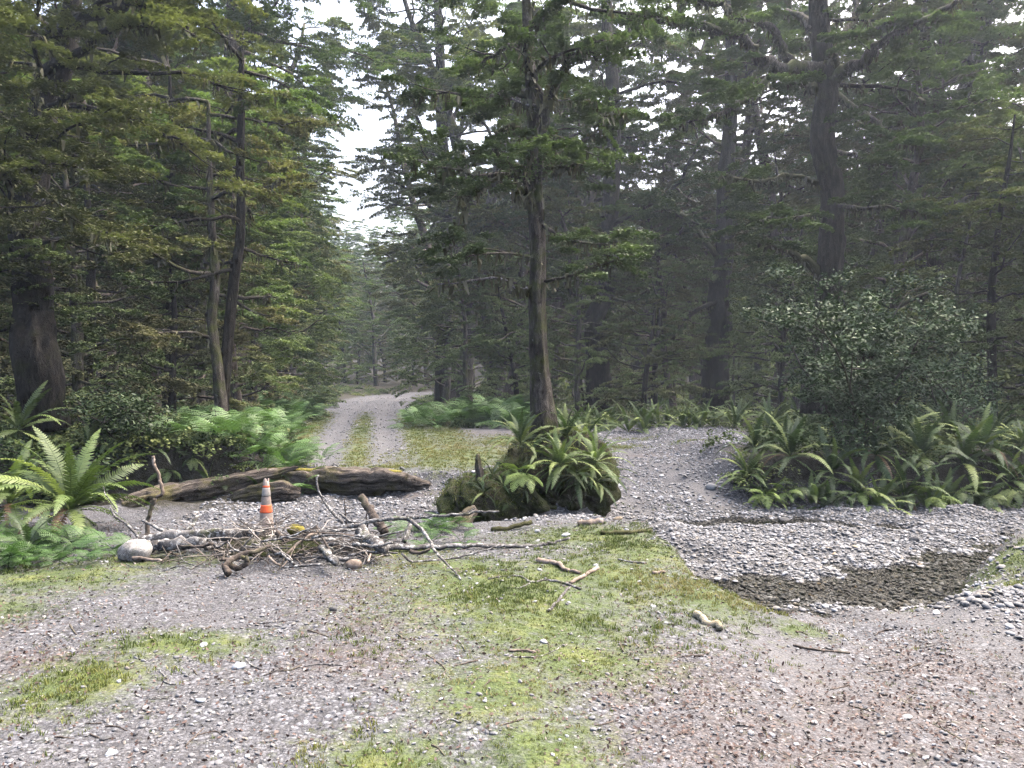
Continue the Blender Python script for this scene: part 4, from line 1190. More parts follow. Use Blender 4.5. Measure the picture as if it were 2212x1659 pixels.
# the far wood that closes the view
FAR = bpy.data.collections.new('far_wood_tree')
for kd, v in (('tall', 0), ('tall', 2), ('mid', 0), ('mid', 1)):
    t, c = KINDS[kd][v]
    o = bpy.data.objects.new('far_crown_%s%d' % (kd, v), c); FAR.objects.link(o)
n = 320
x = RNG.uniform(-75, 80, n); y = RNG.uniform(62, 112, n)
k = (np.abs(x) < 0.72 * y + 5)
x, y = x[k], y[k]; n = len(x)
mid = (px_of(x, y) > 640) & (px_of(x, y) < 900)
pk = np.where(mid, RNG.integers(2, 4, n), RNG.integers(0, 4, n))
s = RNG.uniform(0.85, 1.25, n) * np.where(mid, 0.8, 1.0)
scatter('forest', FAR, 4, np.stack([x, y, height(x, y)], -1), np.stack([0 * x, 0 * x, RNG.uniform(0, 6.28, n)], -1), np.stack([s, s, s], -1), RNG.random(n), 'distant forest closing the view behind the trunks', 'forest', pk)

# ------------------------------------------------------------------ ferns
def arc_path(Ln, e0, curl, n=14, twist=0.0):
    th = [e0 - curl * (k / n) ** 1.25 for k in range(n)]
    p = [np.zeros(3)]
    for t in th: p.append(p[-1] + np.array([math.cos(t), 0, math.sin(t)]) * Ln / n)
    p = np.array(p)
    p[:, 1] += twist * np.linspace(0, 1, n + 1) ** 2 * Ln
    return p

def at(path, s):
    x = s * (len(path) - 1.0001); i = int(x)
    d = path[i + 1] - path[i]
    return path[i] + d * (x - i), d / np.linalg.norm(d)

def crown_frond(seed, Ln, e0, curl, wid, npin=26, m='crown_fern', twist=0.0, droop=0.25, stalk=0.12):
    rng = np.random.default_rng(seed)
    path = arc_path(Ln, e0, curl, 16, twist)
    g = Geo()
    tube(g, path, [0.006, 0.004, 0.0015], 3, cap=False, tint=0.3)
    for k in range(npin):
        s = stalk + (0.995 - stalk) * k / (npin - 1)
        f = (s - stalk) / (1 - stalk)
        w = wid * (math.sin(math.pi * min(1, 0.12 + 0.88 * f ** 0.8)) ** 0.7) * (1 - 0.25 * f) + 0.006
        p, d = at(path, s)
        sp = Ln * (1 - stalk) / npin
        nrm = np.array([-d[2], 0, d[0]])
        for sg in (-1, 1):
            out = np.array([0, sg, 0]) * 0.93 + d * 0.34 - nrm * (droop * rng.uniform(0.5, 1.4) - 0.12)
            out = out + rng.normal(0, 0.05, 3)
            out /= np.linalg.norm(out)
            ww = w * rng.uniform(0.88, 1.08)
            b0, b1 = p - d * sp * 0.44, p + d * sp * 0.44
            mid = p + out * ww * 0.55 + nrm * ww * 0.05
            tip = p + out * ww + d * sp * 0.35 - nrm * ww * 0.06
            t = np.clip(0.35 + 0.5 * f + rng.normal(0, 0.12), 0, 1)
            g.add([b0, b1, mid + d * sp * 0.42, mid - d * sp * 0.38, tip], [(0, 1, 2, 3)], [(3, 2, 4)], np.full(5, t))
    return g.mesh('frond', False, M[m])

def bracken_frond(seed, Ln, e0, curl, wid, npin=13, npl=10, m='bracken', stalk=0.3, twist=0.0):
    rng = np.random.default_rng(seed)
    path = arc_path(Ln, e0, curl, 14, twist)
    g = Geo()
    tube(g, path, [0.006, 0.004, 0.0015], 3, cap=False, tint=0.1)
    for k in range(npin):
        f = k / (npin - 1)
        s = stalk + (0.99 - stalk) * f
        w = wid * (1 - f) ** 0.85 + 0.02
        p, d = at(path, s)
        nrm = np.array([-d[2], 0, d[0]])
        for sg in (-1, 1):
            out = np.array([0, sg, 0]) * 0.9 + d * 0.42 - nrm * rng.uniform(0.0, 0.2)
            out /= np.linalg.norm(out)
            ax = np.cross(nrm, out)
            nq = max(3, int(npl * w / wid) + 1)
            tt = np.clip(0.3 + 0.4 * rng.random() + 0.25 * f, 0, 1)
            for j in range(nq):
                u = (j + 0.5) / nq
                c = p + out * w * u - nrm * (w * 0.16 * u * u)
                pl = min(w * 0.30, Ln * (1 - stalk) / npin * 0.46) * (1 - 0.7 * u) + 0.004
                hw = w / nq * 0.45
                for s2 in (-1, 1):
                    tip = c + ax * s2 * pl + out * pl * 0.3 - nrm * pl * 0.15
                    g.add([c - out * hw, c + out * hw, tip + out * hw * 0.4, tip - out * hw * 0.5], [(0, 1, 2, 3)] if s2 > 0 else [(3, 2, 1, 0)], None, np.full(4, tt))
    return g.mesh('frond', False, M[m])

R = math.radians
def fern_set(m, wid, seed, Ln=1.0, npin=26):
    return [crown_frond(seed + 0, Ln * 0.95, R(82), R(50), wid, npin, m, 0.05), crown_frond(seed + 1, Ln, R(70), R(75), wid, npin, m, -0.06), crown_frond(seed + 2, Ln, R(58), R(85), wid * 1.05, npin, m, 0.08),
            crown_frond(seed + 3, Ln * 1.02, R(45), R(90), wid, npin, m, -0.05), crown_frond(seed + 4, Ln, R(28), R(85), wid, npin, m, 0.06), crown_frond(seed + 5, Ln * 0.95, R(8), R(75), wid, npin, m, -0.08),
            crown_frond(seed + 6, Ln * 0.9, R(-15), R(60), wid * 0.95, npin, m, 0.05)]
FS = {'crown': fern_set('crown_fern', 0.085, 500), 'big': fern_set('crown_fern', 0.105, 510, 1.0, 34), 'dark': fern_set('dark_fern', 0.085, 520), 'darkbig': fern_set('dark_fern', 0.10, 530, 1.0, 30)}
DEAD = [crown_frond(540, 0.8, R(-10), R(75), 0.05, 16, 'dead_frond'), crown_frond(541, 0.7, R(20), R(110), 0.05, 16, 'dead_frond')]
PALE = [bracken_frond(550, 0.62, R(50), R(75), 0.17, 15, 6, 'pale_fern', 0.25), bracken_frond(551, 0.6, R(25), R(75), 0.16, 15, 6, 'pale_fern', 0.25), bracken_frond(552, 0.55, R(0), R(60), 0.15, 15, 6, 'pale_fern', 0.2)]
BR = [bracken_frond(560, 1.15, R(78), R(85), 0.36), bracken_frond(561, 1.1, R(66), R(80), 0.38, twist=0.1), bracken_frond(562, 1.0, R(52), R(70), 0.36, twist=-0.1), bracken_frond(563, 0.9, R(36), R(60), 0.33)]
BRL = [bracken_frond(570, 0.6, R(60), R(75), 0.17, 12, 7, 'low_bracken'), bracken_frond(571, 0.55, R(40), R(60), 0.16, 12, 7, 'low_bracken'), bracken_frond(572, 0.5, R(20), R(40), 0.15, 12, 7, 'low_bracken')]
GREENB = [bracken_frond(580, 0.5, R(45), R(80), 0.14, 13, 6, 'dark_fern', 0.2), bracken_frond(581, 0.5, R(20), R(80), 0.14, 13, 6, 'dark_fern', 0.2), bracken_frond(582, 0.5, R(-5), R(70), 0.13, 13, 6, 'dark_fern', 0.2)]

def fern(kind, loc, sc, nf, label, group=None, lo=0, hi=6, arc=(0, 2 * PI), dead=0, name='crown_fern', tilt=0.0):
    e = empty(name, loc, random.uniform(0, 6.28) if arc == (0, 2 * PI) else 0.0)
    S = FS[kind] if isinstance(kind, str) else kind
    for k in range(nf):
        v = lo + int((hi - lo + 0.999) * (k / max(1, nf - 1)))
        v = min(len(S) - 1, max(0, v))
        o = obj('frond', S[v], e)
        a = arc[0] + (arc[1] - arc[0]) * ((k * 0.618034) % 1.0)
        o.rotation_euler = (random.gauss(0, 0.22), random.gauss(0, 0.10) + tilt, a + random.gauss(0, 0.15))
        s = sc * random.uniform(0.8, 1.12)
        o.scale = (s, s * random.uniform(0.85, 1.15), s)
    for k in range(dead):
        o = obj('frond', DEAD[k % 2], e)
        tag(o, 'withered brown frond')
        o.rotation_euler = (0, 0, random.uniform(*arc)); o.scale = (sc, sc, sc)
    return tag(e, label, 'fern', group)

ORD = ['first', 'second', 'third', 'fourth', 'fifth', 'sixth', 'seventh', 'eighth', 'ninth', 'tenth', 'eleventh', 'twelfth', 'thirteenth', 'fourteenth', 'fifteenth', 'sixteenth', 'seventeenth', 'eighteenth', 'nineteenth',
       'twentieth', 'twenty-first', 'twenty-second', 'twenty-third', 'twenty-fourth', 'twenty-fifth', 'twenty-sixth', 'twenty-seventh', 'twenty-eighth', 'twenty-ninth', 'thirtieth']
def gz(x, y, dz=0.0): return Vector((x, y, h1(x, y) + dz))

# the big fern in front of the broad trunk
b = P(150, 1085, 8.9); b.z = max(b.z, h1(b.x, b.y))
fern('big', (b.x, b.y, b.z - 0.1), 1.12, 34, 'large arching pale-green fern at the picture edge beside the pile of branches', dead=4)
b = P(20, 1060, 9.2)
fern('big', (b.x, b.y, h1(b.x, b.y) + 0.25), 1.0, 22, 'yellow-green fern cut by the left picture edge, next to the large arching fern', dead=2)
b = P(60, 1165, 7.9)
fern('dark', (b.x, b.y, h1(b.x, b.y) + 0.05), 0.6, 14, 'small drooping fern low in front of the large arching fern', lo=1)
b = P(40, 930, 13.0)
fern('crown', (b.x, b.y, b.z), 1.0, 16, 'pale fern in the shade at the foot of the broad dark trunk')

# ferns on the central mound
def F3(zx, zy, d):
    return P(*z3(zx, zy), d)
FRONT = (-PI * 1.05, PI * 0.05)
fern('big', F3(1260, 790, 11.15), 0.66, 32, 'hanging rosette fern on the face of the mound, below the slender tree', lo=0, hi=6)
fern('crown', F3(1640, 760, 11.4), 0.7, 24, 'bright yellow-green fern on the gravel-ramp side of the mound')
fern('dark', F3(830, 560, 11.6), 0.7, 22, 'upright dark-stemmed fern close beside the base of the slender tree', lo=0, hi=4)
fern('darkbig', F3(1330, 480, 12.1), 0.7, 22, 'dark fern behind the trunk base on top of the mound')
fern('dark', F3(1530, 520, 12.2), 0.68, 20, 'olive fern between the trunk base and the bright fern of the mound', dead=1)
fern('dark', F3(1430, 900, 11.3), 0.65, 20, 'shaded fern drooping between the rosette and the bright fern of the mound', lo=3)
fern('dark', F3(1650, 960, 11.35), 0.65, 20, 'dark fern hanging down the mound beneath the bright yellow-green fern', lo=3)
fern(PALE, F3(870, 870, 11.0), 0.8, 8, 'pale feathery fern with broad lacy fronds on the mossy side of the mound', name='feathery_fern', arc=(-PI * 0.95, -0.1))
fern(PALE, F3(700, 830, 11.2), 0.5, 5, 'smaller feathery fern above the pale lacy one on the mound', name='feathery_fern', arc=(-PI * 0.9, 0.2))
fern(GREENB, F3(1120, 470, 11.6), 0.75, 8, 'blue-green feathery fern leaning against the slender trunk base', name='feathery_fern')
for q, (zx, zy, dd, sc_) in enumerate([(520, 900, 11.0, 0.42), (640, 1010, 10.95, 0.36), (880, 1060, 11.0, 0.4), (430, 1080, 10.95, 0.34), (1000, 700, 11.3, 0.5)]):
    fern('dark', F3(zx, zy, dd), sc_, 11, ['small fern at the crest of the low mossy hump', 'small fern midway up the low mossy hump', 'small drooping fern under the pale lacy fern', 'smallest fern at the foot of the tufted post', 'dark fern between the pale lacy fern and the rosette of the mound'][q], lo=1, dead=q % 2)
fern(GREENB, F3(360, 900, 11.3), 0.45, 6, 'small feathery fern on the tufted post beside the mound', name='feathery_fern')
fern(GREENB, F3(700, 1200, 11.0), 0.35, 6, 'tiny feathery fern at the foot of the mossy side of the mound', name='feathery_fern')

# crown ferns along the far edge of the gravel
spots = sorted([(1.3 + 0.30 * k + random.uniform(-0.12, 0.12), random.uniform(21.6, 24.0) + (0.6 if k % 2 else 0)) for k in range(27)], key=lambda p: px_of(*p))
for k, (x, y) in enumerate(spots):
    fern('crown', gz(x, y, -0.02), random.uniform(0.85, 1.15), 13, 'crown fern in the long row edging the far gravel, %s from the slender tree' % ORD[k], 'crown ferns edging the far gravel', lo=0, hi=4)
# ferns of the creek bank
bank = sorted([(4.05, 13.3, .1, .75), (4.3, 12.95, -.05, .8), (4.75, 13.2, .15, 1.0), (4.95, 12.85, -.1, .85), (5.4, 13.1, .1, .95), (5.75, 12.9, 0, .9), (6.2, 13.2, .15, .9), (6.6, 13.0, 0, .95), (7.05, 13.3, .2, 1.05), (7.3, 13.0, -.05, .85),
               (7.75, 13.3, .1, .95), (8.2, 13.5, .2, 1.0), (8.55, 13.3, 0, .95), (9.0, 13.7, .2, 1.0), (9.5, 13.8, .1, 1.0), (4.4, 14.0, .1, .9), (5.1, 14.2, .15, .9), (6.0, 14.4, .2, .9), (7.4, 14.6, .3, 1.0), (8.4, 14.8, .3, 1.0), (9.4, 15.0, .3, 1.0), (10.2, 14.6, .2, 1.0), (6.9, 14.0, .1, .9), (4.15, 12.75, -.2, .65), (5.2, 12.7, -.2, .8), (6.0, 12.75, -.15, .8), (6.9, 12.8, -.15, .85), (7.9, 13.0, -.1, .85), (8.9, 13.2, -.1, .9)], key=lambda p: px_of(p[0], p[1]))
for k, (x, y, dz, s) in enumerate(bank):
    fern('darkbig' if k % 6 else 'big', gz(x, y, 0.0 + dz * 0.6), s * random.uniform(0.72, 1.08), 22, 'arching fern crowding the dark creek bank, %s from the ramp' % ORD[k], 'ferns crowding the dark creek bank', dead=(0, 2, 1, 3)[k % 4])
for k, (px, py) in enumerate([(1700, 1085), (1725, 1075), (1800, 1090), (1860, 1085), (1905, 1095), (1960, 1090), (2020, 1095), (2080, 1085), (2140, 1095), (1655, 1090), (1990, 1020), (2190, 1080)]):
    b = P(px, py - 22, 12.75)
    fern(GREENB if k % 3 else PALE, b, random.uniform(0.6, 0.85), 6, 'feathery fern hanging at the foot of the dark creek bank, %s from the ramp' % ORD[sorted([1700, 1725, 1800, 1860, 1905, 1960, 2020, 2080, 2140, 1655, 1990, 2190]).index(px)], 'feathery ferns at the foot of the creek bank', arc=(-PI * 0.95, -PI * 0.05), name='feathery_fern')

lb = sorted([(-4.3 - 0.34 * k + random.uniform(-0.1, 0.1), 13.42 + random.uniform(-0.08, 0.1)) for k in range(11)], key=lambda p: -px_of(*p))
for k, (x, y) in enumerate(lb):
    fern(GREENB if k % 3 else 'dark', gz(x, y, 0.05), random.uniform(0.6, 0.95), 9, 'shaded fern on the earth bank behind the splintered log, %s from the track' % ORD[k], 'shaded ferns on the left earth bank', name='feathery_fern')
def bracken_at(S, x, y, sc, nf, label, group, dz=0.0):
    e = empty('bracken_plant', gz(x, y, dz), random.uniform(0, 6.28))
    for k in range(nf):
        o = obj('frond', S[k % len(S)], e)
        o.rotation_euler = (random.gauss(0, 0.2), random.gauss(0, 0.12), k * 2.4 + random.gauss(0, 0.3))
        s = sc * random.uniform(0.8, 1.15); o.scale = (s, s, s)
        o.location = (random.gauss(0, 0.08), random.gauss(0, 0.08), 0)
    return tag(e, label, 'bracken', group)
for k in range(40):
    x, y = random.uniform(-3.3, 0.6), 23.6 + 3.4 * random.random()
    bracken_at(BR, x, y, random.uniform(0.85, 1.15) * (0.85 + 0.35 * math.exp(-((x + 1.2) / 1.3) ** 2)), 6, 'bright green bracken in the rounded clump beside the track, behind the mossy verge', 'bracken clump right of the track')
n = 0
while n < 74:
    y = 14.3 + 15 * random.random() ** 1.2
    x = float(xtrack(y)) - 1.75 - 2.6 * random.random() * (1.0 if y > 16 else 0.75)
    if y < 15.2 and x > -4.0: continue
    bracken_at(BR if y > 15.3 else BRL, x, y, random.uniform(0.75, 1.1) * (0.8 if y < 16.5 else 1.0) * (1 if y > 15.3 else 1.6), 6, 'light green bracken on the bank along the left verge of the track', 'bracken along the left verge')
    n += 1
for k in range(26):
    px, py = random.uniform(-20, 270), random.uniform(1170, 1235)
    b = G(px, py)
    bracken_at(BRL, b.x, b.y, random.uniform(0.45, 0.75), 5, 'low bright fern in the carpet in front of the large arching fern', 'low ferns at the left verge')
for k in range(14):
    px, py = random.uniform(850, 1010), random.uniform(1120, 1190)
    b = G(px, py)
    bracken_at(BRL, b.x, b.y, random.uniform(0.4, 0.65), 5, 'low bright fern growing up through the pale fallen branches', 'low ferns behind the fallen branches')
for k in range(26):
    x, y = random.uniform(-6.2, -3.7), random.uniform(13.7, 15.6)
    bracken_at(BR, x, y, random.uniform(0.55, 0.8), 6, 'bracken on the bank top behind the splintered log', 'bracken on the bank top')
for k in range(10):
    px, py = random.uniform(430, 660), random.uniform(985, 1015)
    b = P(px, py, random.uniform(14.2, 14.8))
    bracken_at(BRL, b.x, b.y, random.uniform(0.8, 1.2), 6, 'low bracken spilling over the bank towards the rotting log', 'bracken above the rotting log', dz=0.05)

# ------------------------------------------------------------------ shrubs
def shrub(name, label, base, stems, H, W, nleaf, size, seed, leafm, shape=1.0, asp=0.5, flat=0.8, cat='shrub'):
    rng = np.random.default_rng(seed)
    e = empty(name, base)
    store = []
    for k in range(stems):
        az = rng.uniform(0, 2 * PI)
        g = Geo()
        lp = gnarl((rng.normal(0, 0.15), rng.normal(0, 0.15), -0.1), (math.cos(az) * 0.5 * W / H, math.sin(az) * 0.5 * W / H, 1), H * rng.uniform(0.75, 1.05), 8, rng, 0.14, 0.8)
        tube(g, lp, [0.035, 0.02, 0.006], 6)
        for j in range(9):
            i = rng.integers(2, 9)
            a2 = rng.uniform(0, 2 * PI)
            Ls = W * 0.5 * rng.uniform(0.4, 0.95)
            sp = gnarl(lp[min(i, 8)], (math.cos(a2), math.sin(a2), rng.uniform(0, 0.7)), Ls, 5, rng, 0.2, 0.35)
            tube(g, sp, [0.012, 0.004], 4, cap=False)
            for q in range(2, 6):
                for _ in range(3):
                    a3 = rng.uniform(0, 2 * PI)
                    store.append((*sp[q], math.cos(a3), math.sin(a3), rng.uniform(-0.1, 0.7), rng.uniform(0.18, 0.42)))
        obj('stem', g.mesh('stem', True, M['bark']), e)
    obj('crown', leaf_mesh('crown', store, nleaf, size, rng, flat, M[leafm], aspect=asp, droop=0.05, vth=0.05), e)
    return tag(e, label, cat)
b = P(1852, 1010, 14.0)
shrub('broadleaf_shrub', 'tall glossy dark-green bush standing on the fern bank in front of the massive beech', (b.x, b.y, h1(b.x, b.y)), 14, 3.4, 1.8, 34000, 0.072, 601, 'shrub')
b = P(1830, 1000, 13.4)
shrub('broadleaf_shrub', 'small grey-green glossy bush low on the bank below the tall glossy bush', (b.x, b.y, h1(b.x, b.y)), 5, 0.85, 0.9, 1800, 0.06, 602, 'shrub')
b = P(2060, 900, 15.4)
shrub('broadleaf_shrub', 'glossy bush at the far side of the tall one, spreading over the bank ferns', (b.x, b.y, h1(b.x, b.y)), 6, 2.0, 2.2, 6000, 0.07, 603, 'shrub')
b = P(260, 960, 13.6)
shrub('broadleaf_shrub', 'very dark broad-leaved bush at the foot of the broad dark trunk', (b.x, b.y, h1(b.x, b.y)), 5, 1.0, 1.6, 4200, 0.07, 604, 'dark_shrub', flat=0.5)
b = P(130, 1000, 12.6)
shrub('broadleaf_shrub', 'dark bush in the shade right behind the large arching fern', (b.x, b.y, h1(b.x, b.y)), 6, 1.0, 1.6, 4000, 0.09, 606, 'dark_shrub', flat=0.5)

# ------------------------------------------------------------------ mound, rocks, logs
def lump(name, label, cat, c, r, seed, m, amp=0.22, boxy=0.75, sub=3, parent=None, freq=2.0):
    import bmesh
    bm = bmesh.new(); bmesh.ops.create_icosphere(bm, subdivisions=sub, radius=1.0)
    v = np.array([q.co[:] for q in bm.verts]); f = np.array([[q.index for q in p.verts] for p in bm.faces]); bm.free()
    v = np.sign(v) * np.abs(v) ** boxy
    q = fbm(v[:, 0] * freq + v[:, 2] * 1.3 + seed, v[:, 1] * freq - v[:, 2] * 1.7, seed, 4) - 0.5
    v = v * (1 + amp * 2 * q)[:, None] * np.array(r)
    o = obj(name, np_mesh(name, v, f, True), parent, M[m])
    o.location = c
    if label: tag(o, label, cat)
    return o
lump('earth_mound', 'dark mossy earth mound undercut by the creek, with the slender tree on top', 'mound', (0.62, 12.05, 0.12), (0.80, 0.74, 0.68), 3, 'earth', 0.55, 0.88, 5, freq=3.4)
lump('earth_mound', 'low mossy hump beside the undercut mound, under the pale feathery fern', 'mound', (-0.12, 11.75, -0.12), (0.9, 0.75, 0.42), 5, 'earth', 0.4, 0.9, 5, freq=3.4)
tp_ = []
for o in [q for q in COL.objects if q.name.startswith('earth_mound')]:
    co = np.empty(len(o.data.vertices) * 3, np.float32); o.data.vertices.foreach_get('co', co)
    nr = np.empty(len(o.data.vertices) * 3, np.float32); o.data.vertex_normals.foreach_get('vector', nr)
    co = co.reshape(-1, 3) + np.array(o.location); nr = nr.reshape(-1, 3)
    keep = (nr[:, 2] > -0.1) & (RNG.random(len(co)) < 0.55) & ~((co[:, 0] > 0.35) & (co[:, 2] < 0.15))
    tp_.append(co[keep])
tp_ = np.concatenate(tp_); n = len(tp_)
s_ = RNG.uniform(0.03, 0.075, n)
scatter('grass', TUF, 4, tp_, eul(n, 0.5), np.stack([s_, s_, s_], -1), np.clip(RNG.normal(0.45, 0.22, n), 0, 1), 'moss and short grass growing over the mound', 'grass')
b = P(415, 1000, 14.2)
lump('rock', 'weathered grey-brown rock face in the earth bank above the rotting log', 'rock', (b.x, b.y, b.z - 0.05), (0.48, 0.4, 0.46), 9, 'rock', 0.35, 0.7, 4, freq=3)
b = G(282, 1215)
lump('rock', 'white lichen-covered rock at the end of the grey birch-like logs', 'rock', (b.x, b.y + 0.1, b.z + 0.08), (0.15, 0.13, 0.11), 12, 'white_rock', 0.3, 0.8, 3, freq=2)

def log(name, label, pts, rads, m, seed, rough=0.25, n=40, parts=(), cat='log'):
    """weathered trunk lying along its own x axis"""
    pts = [Vector(p) for p in pts]
    a, bq = pts[0], pts[-1]
    ax = (bq - a).normalized()
    yv = Vector((0, 0, 1)).cross(ax).normalized(); zv = ax.cross(yv)
    Mt = Matrix((ax, yv, zv)).transposed().to_4x4(); Mt.translation = a
    inv = Mt.inverted()
    lp = smooth_pts([np.array(inv @ p) for p in pts], 8)
    lp[1:-1] += np.random.default_rng(seed).normal(0, max(rads) * 0.05, (len(lp) - 2, 3))
    g = Geo(); tube(g, lp, rads, n, rough, seed, 7, grain=0.14)
    o = obj(name, g.mesh(name, True, M[m])); o.matrix_world = Mt
    for (t, r) in parts:
        k = t * (len(lp) - 1); c = lp[int(k)]
        rr = float(np.interp(t, np.linspace(0, 1, len(rads)), rads))
        s = lump('moss_cushion', None, None, (0, 0, 0), (r, 0.09, 0.035), int(t * 100), 'yellow_moss', 0.3, 0.8, 2)
        s.parent = o; s.location = (c[0], c[1], c[2] + rr * 0.96)
    return tag(o, label, cat)

def lg(f, pts, d): return [P(*f(*p), dd) for p, dd in zip(pts, d)]
log('fallen_log', 'splintered grey log slanting up to a jagged tip behind the traffic cone', lg(z1, [(180, 560), (560, 470), (900, 380), (1350, 300), (1800, 200), (2140, 110)], (12.4, 12.7, 13.0, 13.3, 13.6, 13.8)), [0.16, 0.2, 0.17, 0.15, 0.12, 0.02], 'log', 21, 0.28)
log('fallen_log', 'long rotting brown log with yellow moss lying across the old track', lg(z2, [(-300, 250), (100, 250), (450, 250), (800, 250), (1150, 250), (1420, 280), (1640, 310)], (13.9,) * 7), [0.17, 0.19, 0.19, 0.22, 0.19, 0.14, 0.04], 'log', 22, 0.3, parts=((0.28, 0.35), (0.12, 0.3), (0.72, 0.2)))
log('fallen_log', 'brown split log lying farthest back beside the large arching fern', lg(z1, [(100, 330), (500, 320), (800, 310), (1060, 310)], (14.0, 14.0, 14.0, 14.0)), [0.12, 0.15, 0.13, 0.06], 'log', 23, 0.25, parts=((0.8, 0.3),))
log('fallen_log', 'dark rounded log end lying under the splintered log by the traffic cone', lg(z1, [(1380, 480), (1650, 400), (2000, 370), (2150, 390)], (13.1, 13.1, 13.2, 13.3)), [0.06, 0.12, 0.15, 0.07], 'log', 24, 0.3)
log('tree_stump', 'grey leaning stump piece at the tip of the long pale branch', lg(z2, [(1830, 860), (2000, 690), (2130, 570)], (9.4, 9.6, 9.8)), [0.10, 0.085, 0.05], 'log', 25, 0.3, cat='stump')
log('tree_stump', 'dark tufted post standing upright beside the mossy hump', lg(z3, [(390, 1240), (400, 1000), (370, 760), (360, 660)], (11.2, 11.3, 11.3, 11.3)), [0.06, 0.05, 0.04, 0.02], 'log', 26, 0.3, cat='stump')

# ------------------------------------------------------------------ pile of branches
def stick(label, f, pts, r, d, m='branch', seed=None, name='fallen_branch', group=None, forks=(), ground=False, n=8, wob=0.0, k=2.765):
    """r in enlarged-photo units; d: distance at first and last point"""
    seed = seed or random.randrange(9999)
    rng = np.random.default_rng(seed)
    def conv(pts, r, d):
        P3, rr = [], []
        for i, p in enumerate(pts):
            t = i / (len(pts) - 1)
            q = f(*p)
            if ground:
                w = G(*q); dd = w.y
                rad = (r[0] + (r[1] - r[0]) * t) * dd / (k * 1.823 * F)
                w.z += rad * 0.7
            else:
                dd = d[0] + (d[1] - d[0]) * t
                w = P(*q, dd)
                rad = (r[0] + (r[1] - r[0]) * t) * dd / (k * 1.823 * F)
                w.z = max(w.z, h1(w.x, w.y) + rad * 0.5)
            P3.append(np.array(w)); rr.append(rad)
        return P3, rr
    P3, rr = conv(pts, r, d)
    base = P3[0].copy()
    def build(P3, rr):
        lp = smooth_pts([p - base for p in P3], 5)
        if len(lp) > 4: lp[1:-1] += rng.normal(0, rr[0] * 0.22 + wob, (len(lp) - 2, 3))
        g = Geo(); tube(g, lp, rr, n, 0.13, seed, 3)
        return g.mesh(name, True, M[m])
    o = obj(name, build(P3, rr)); o.location = base
    for (fp, fr, fd) in forks:
        q3, qr = conv(fp, fr, fd)
        c = obj('side_branch', build(q3, qr), o)
    return tag(o, label, 'branch', group)

stick('long pale lichen-spotted branch arching over the pile with a fork down to the moss', z2,
      [(480, 850), (560, 790), (700, 765), (860, 740), (1000, 690), (1250, 672), (1400, 668), (1600, 650), (1950, 630), (2200, 592), (2390, 590)], (32, 10), (7.9, 8.2), n=10, seed=31,
      forks=[([(1400, 672), (1520, 770), (1620, 880), (1690, 1010), (1760, 1100), (1900, 1240), (1975, 1340)], (22, 9), (8.05, 6.75)),
             ([(560, 790), (460, 830), (350, 900)], (16, 7), (7.9, 7.7)),
             ([(1950, 630), (2050, 600), (2140, 555)], (8, 5), (8.1, 8.1))])
stick('mottled pale branch lying straight across the pile towards the stones', z2,
      [(540, 935), (900, 965), (1200, 985), (1500, 985), (1900, 972), (2200, 960), (2500, 968), (2830, 965), (2990, 930), (3160, 880)], (36, 13), (7.75, 8.3), n=10, seed=32,
      forks=[([(2700, 965), (2850, 1000), (2950, 1060)], (8, 4), (8.2, 7.9))])
stick('low crooked twig bending along the moss under the mottled branch', z2, [(1330, 1050), (1420, 1130), (1520, 1172), (1800, 1140), (2000, 1080), (2212, 1020), (2420, 960)], (14, 8), (7.4, 7.7), seed=33)
stick('stout sawn-off log butt pointing at the camera in the middle of the pile', z2, [(890, 830), (950, 890), (1040, 945), (1165, 1005)], (72, 56), (7.9, 7.35), n=14, seed=34, m='branch')
stick('brown broken stake leaning up out of the pile', z2, [(890, 430), (980, 560), (1060, 700), (1150, 830)], (40, 52), (8.6, 8.3), m='branch_dark', n=10, seed=35)
stick('short birch-like stub at the front of the pile', z2, [(470, 985), (530, 1060), (615, 1145)], (45, 42), (7.4, 6.95), n=12, seed=36)
stick('thin grey twig standing up and bending from the pile beside the cone', z2, [(425, 195), (405, 260), (440, 400), (540, 560), (620, 650), (690, 715)], (9, 17), (8.5, 8.4), seed=37)
stick('short bare stick poking up beside the leaning stake', z2, [(650, 610), (740, 680), (845, 735)], (15, 17), (8.3, 8.1), seed=38)
stick('straight dark twig standing upright in the pile', z2, [(708, 455), (718, 560), (730, 730)], (6, 8), (8.3, 8.3), m='branch_dark', seed=39)
stick('hooked dark twig curling in front of the leaning stake', z2, [(935, 810), (965, 730), (945, 640), (985, 595)], (10, 8), (8.1, 8.1), m='branch_dark', seed=40)
stick('dark twig crossing the birch-like stub', z2, [(400, 790), (480, 900), (510, 960), (575, 1045)], (10, 12), (7.5, 7.2), m='branch_dark', seed=41)
stick('pale stub hanging behind the fork of the long branch', z2, [(1425, 735), (1405, 820), (1360, 925)], (24, 28), (8.4, 8.2), seed=42)
stick('white splinter of wood stuck in the moss in front of the pile', z2, [(995, 1055), (960, 1145)], (9, 15), (7.2, 7.0), m='driftwood', seed=43)
stick('thick dark curved branch bowing through the middle of the pile', z2, [(-40, 820), (30, 880), (110, 915), (230, 880), (330, 820), (420, 775)], (26, 34), (7.7, 7.9), m='branch_dark', n=10, seed=44)
stick('pale forked root running down the front of the pile', z2, [(80, 1060), (170, 970), (330, 850), (400, 830)], (13, 16), (7.3, 7.6), m='driftwood', seed=45, forks=[([(170, 970), (95, 1120), (10, 1210)], (8, 4), (7.35, 7.1))])
stick('grey stick lying flat along the front edge of the pile', z2, [(20, 1205), (250, 1182), (465, 1165)], (11, 14), (7.0, 7.0), seed=46)
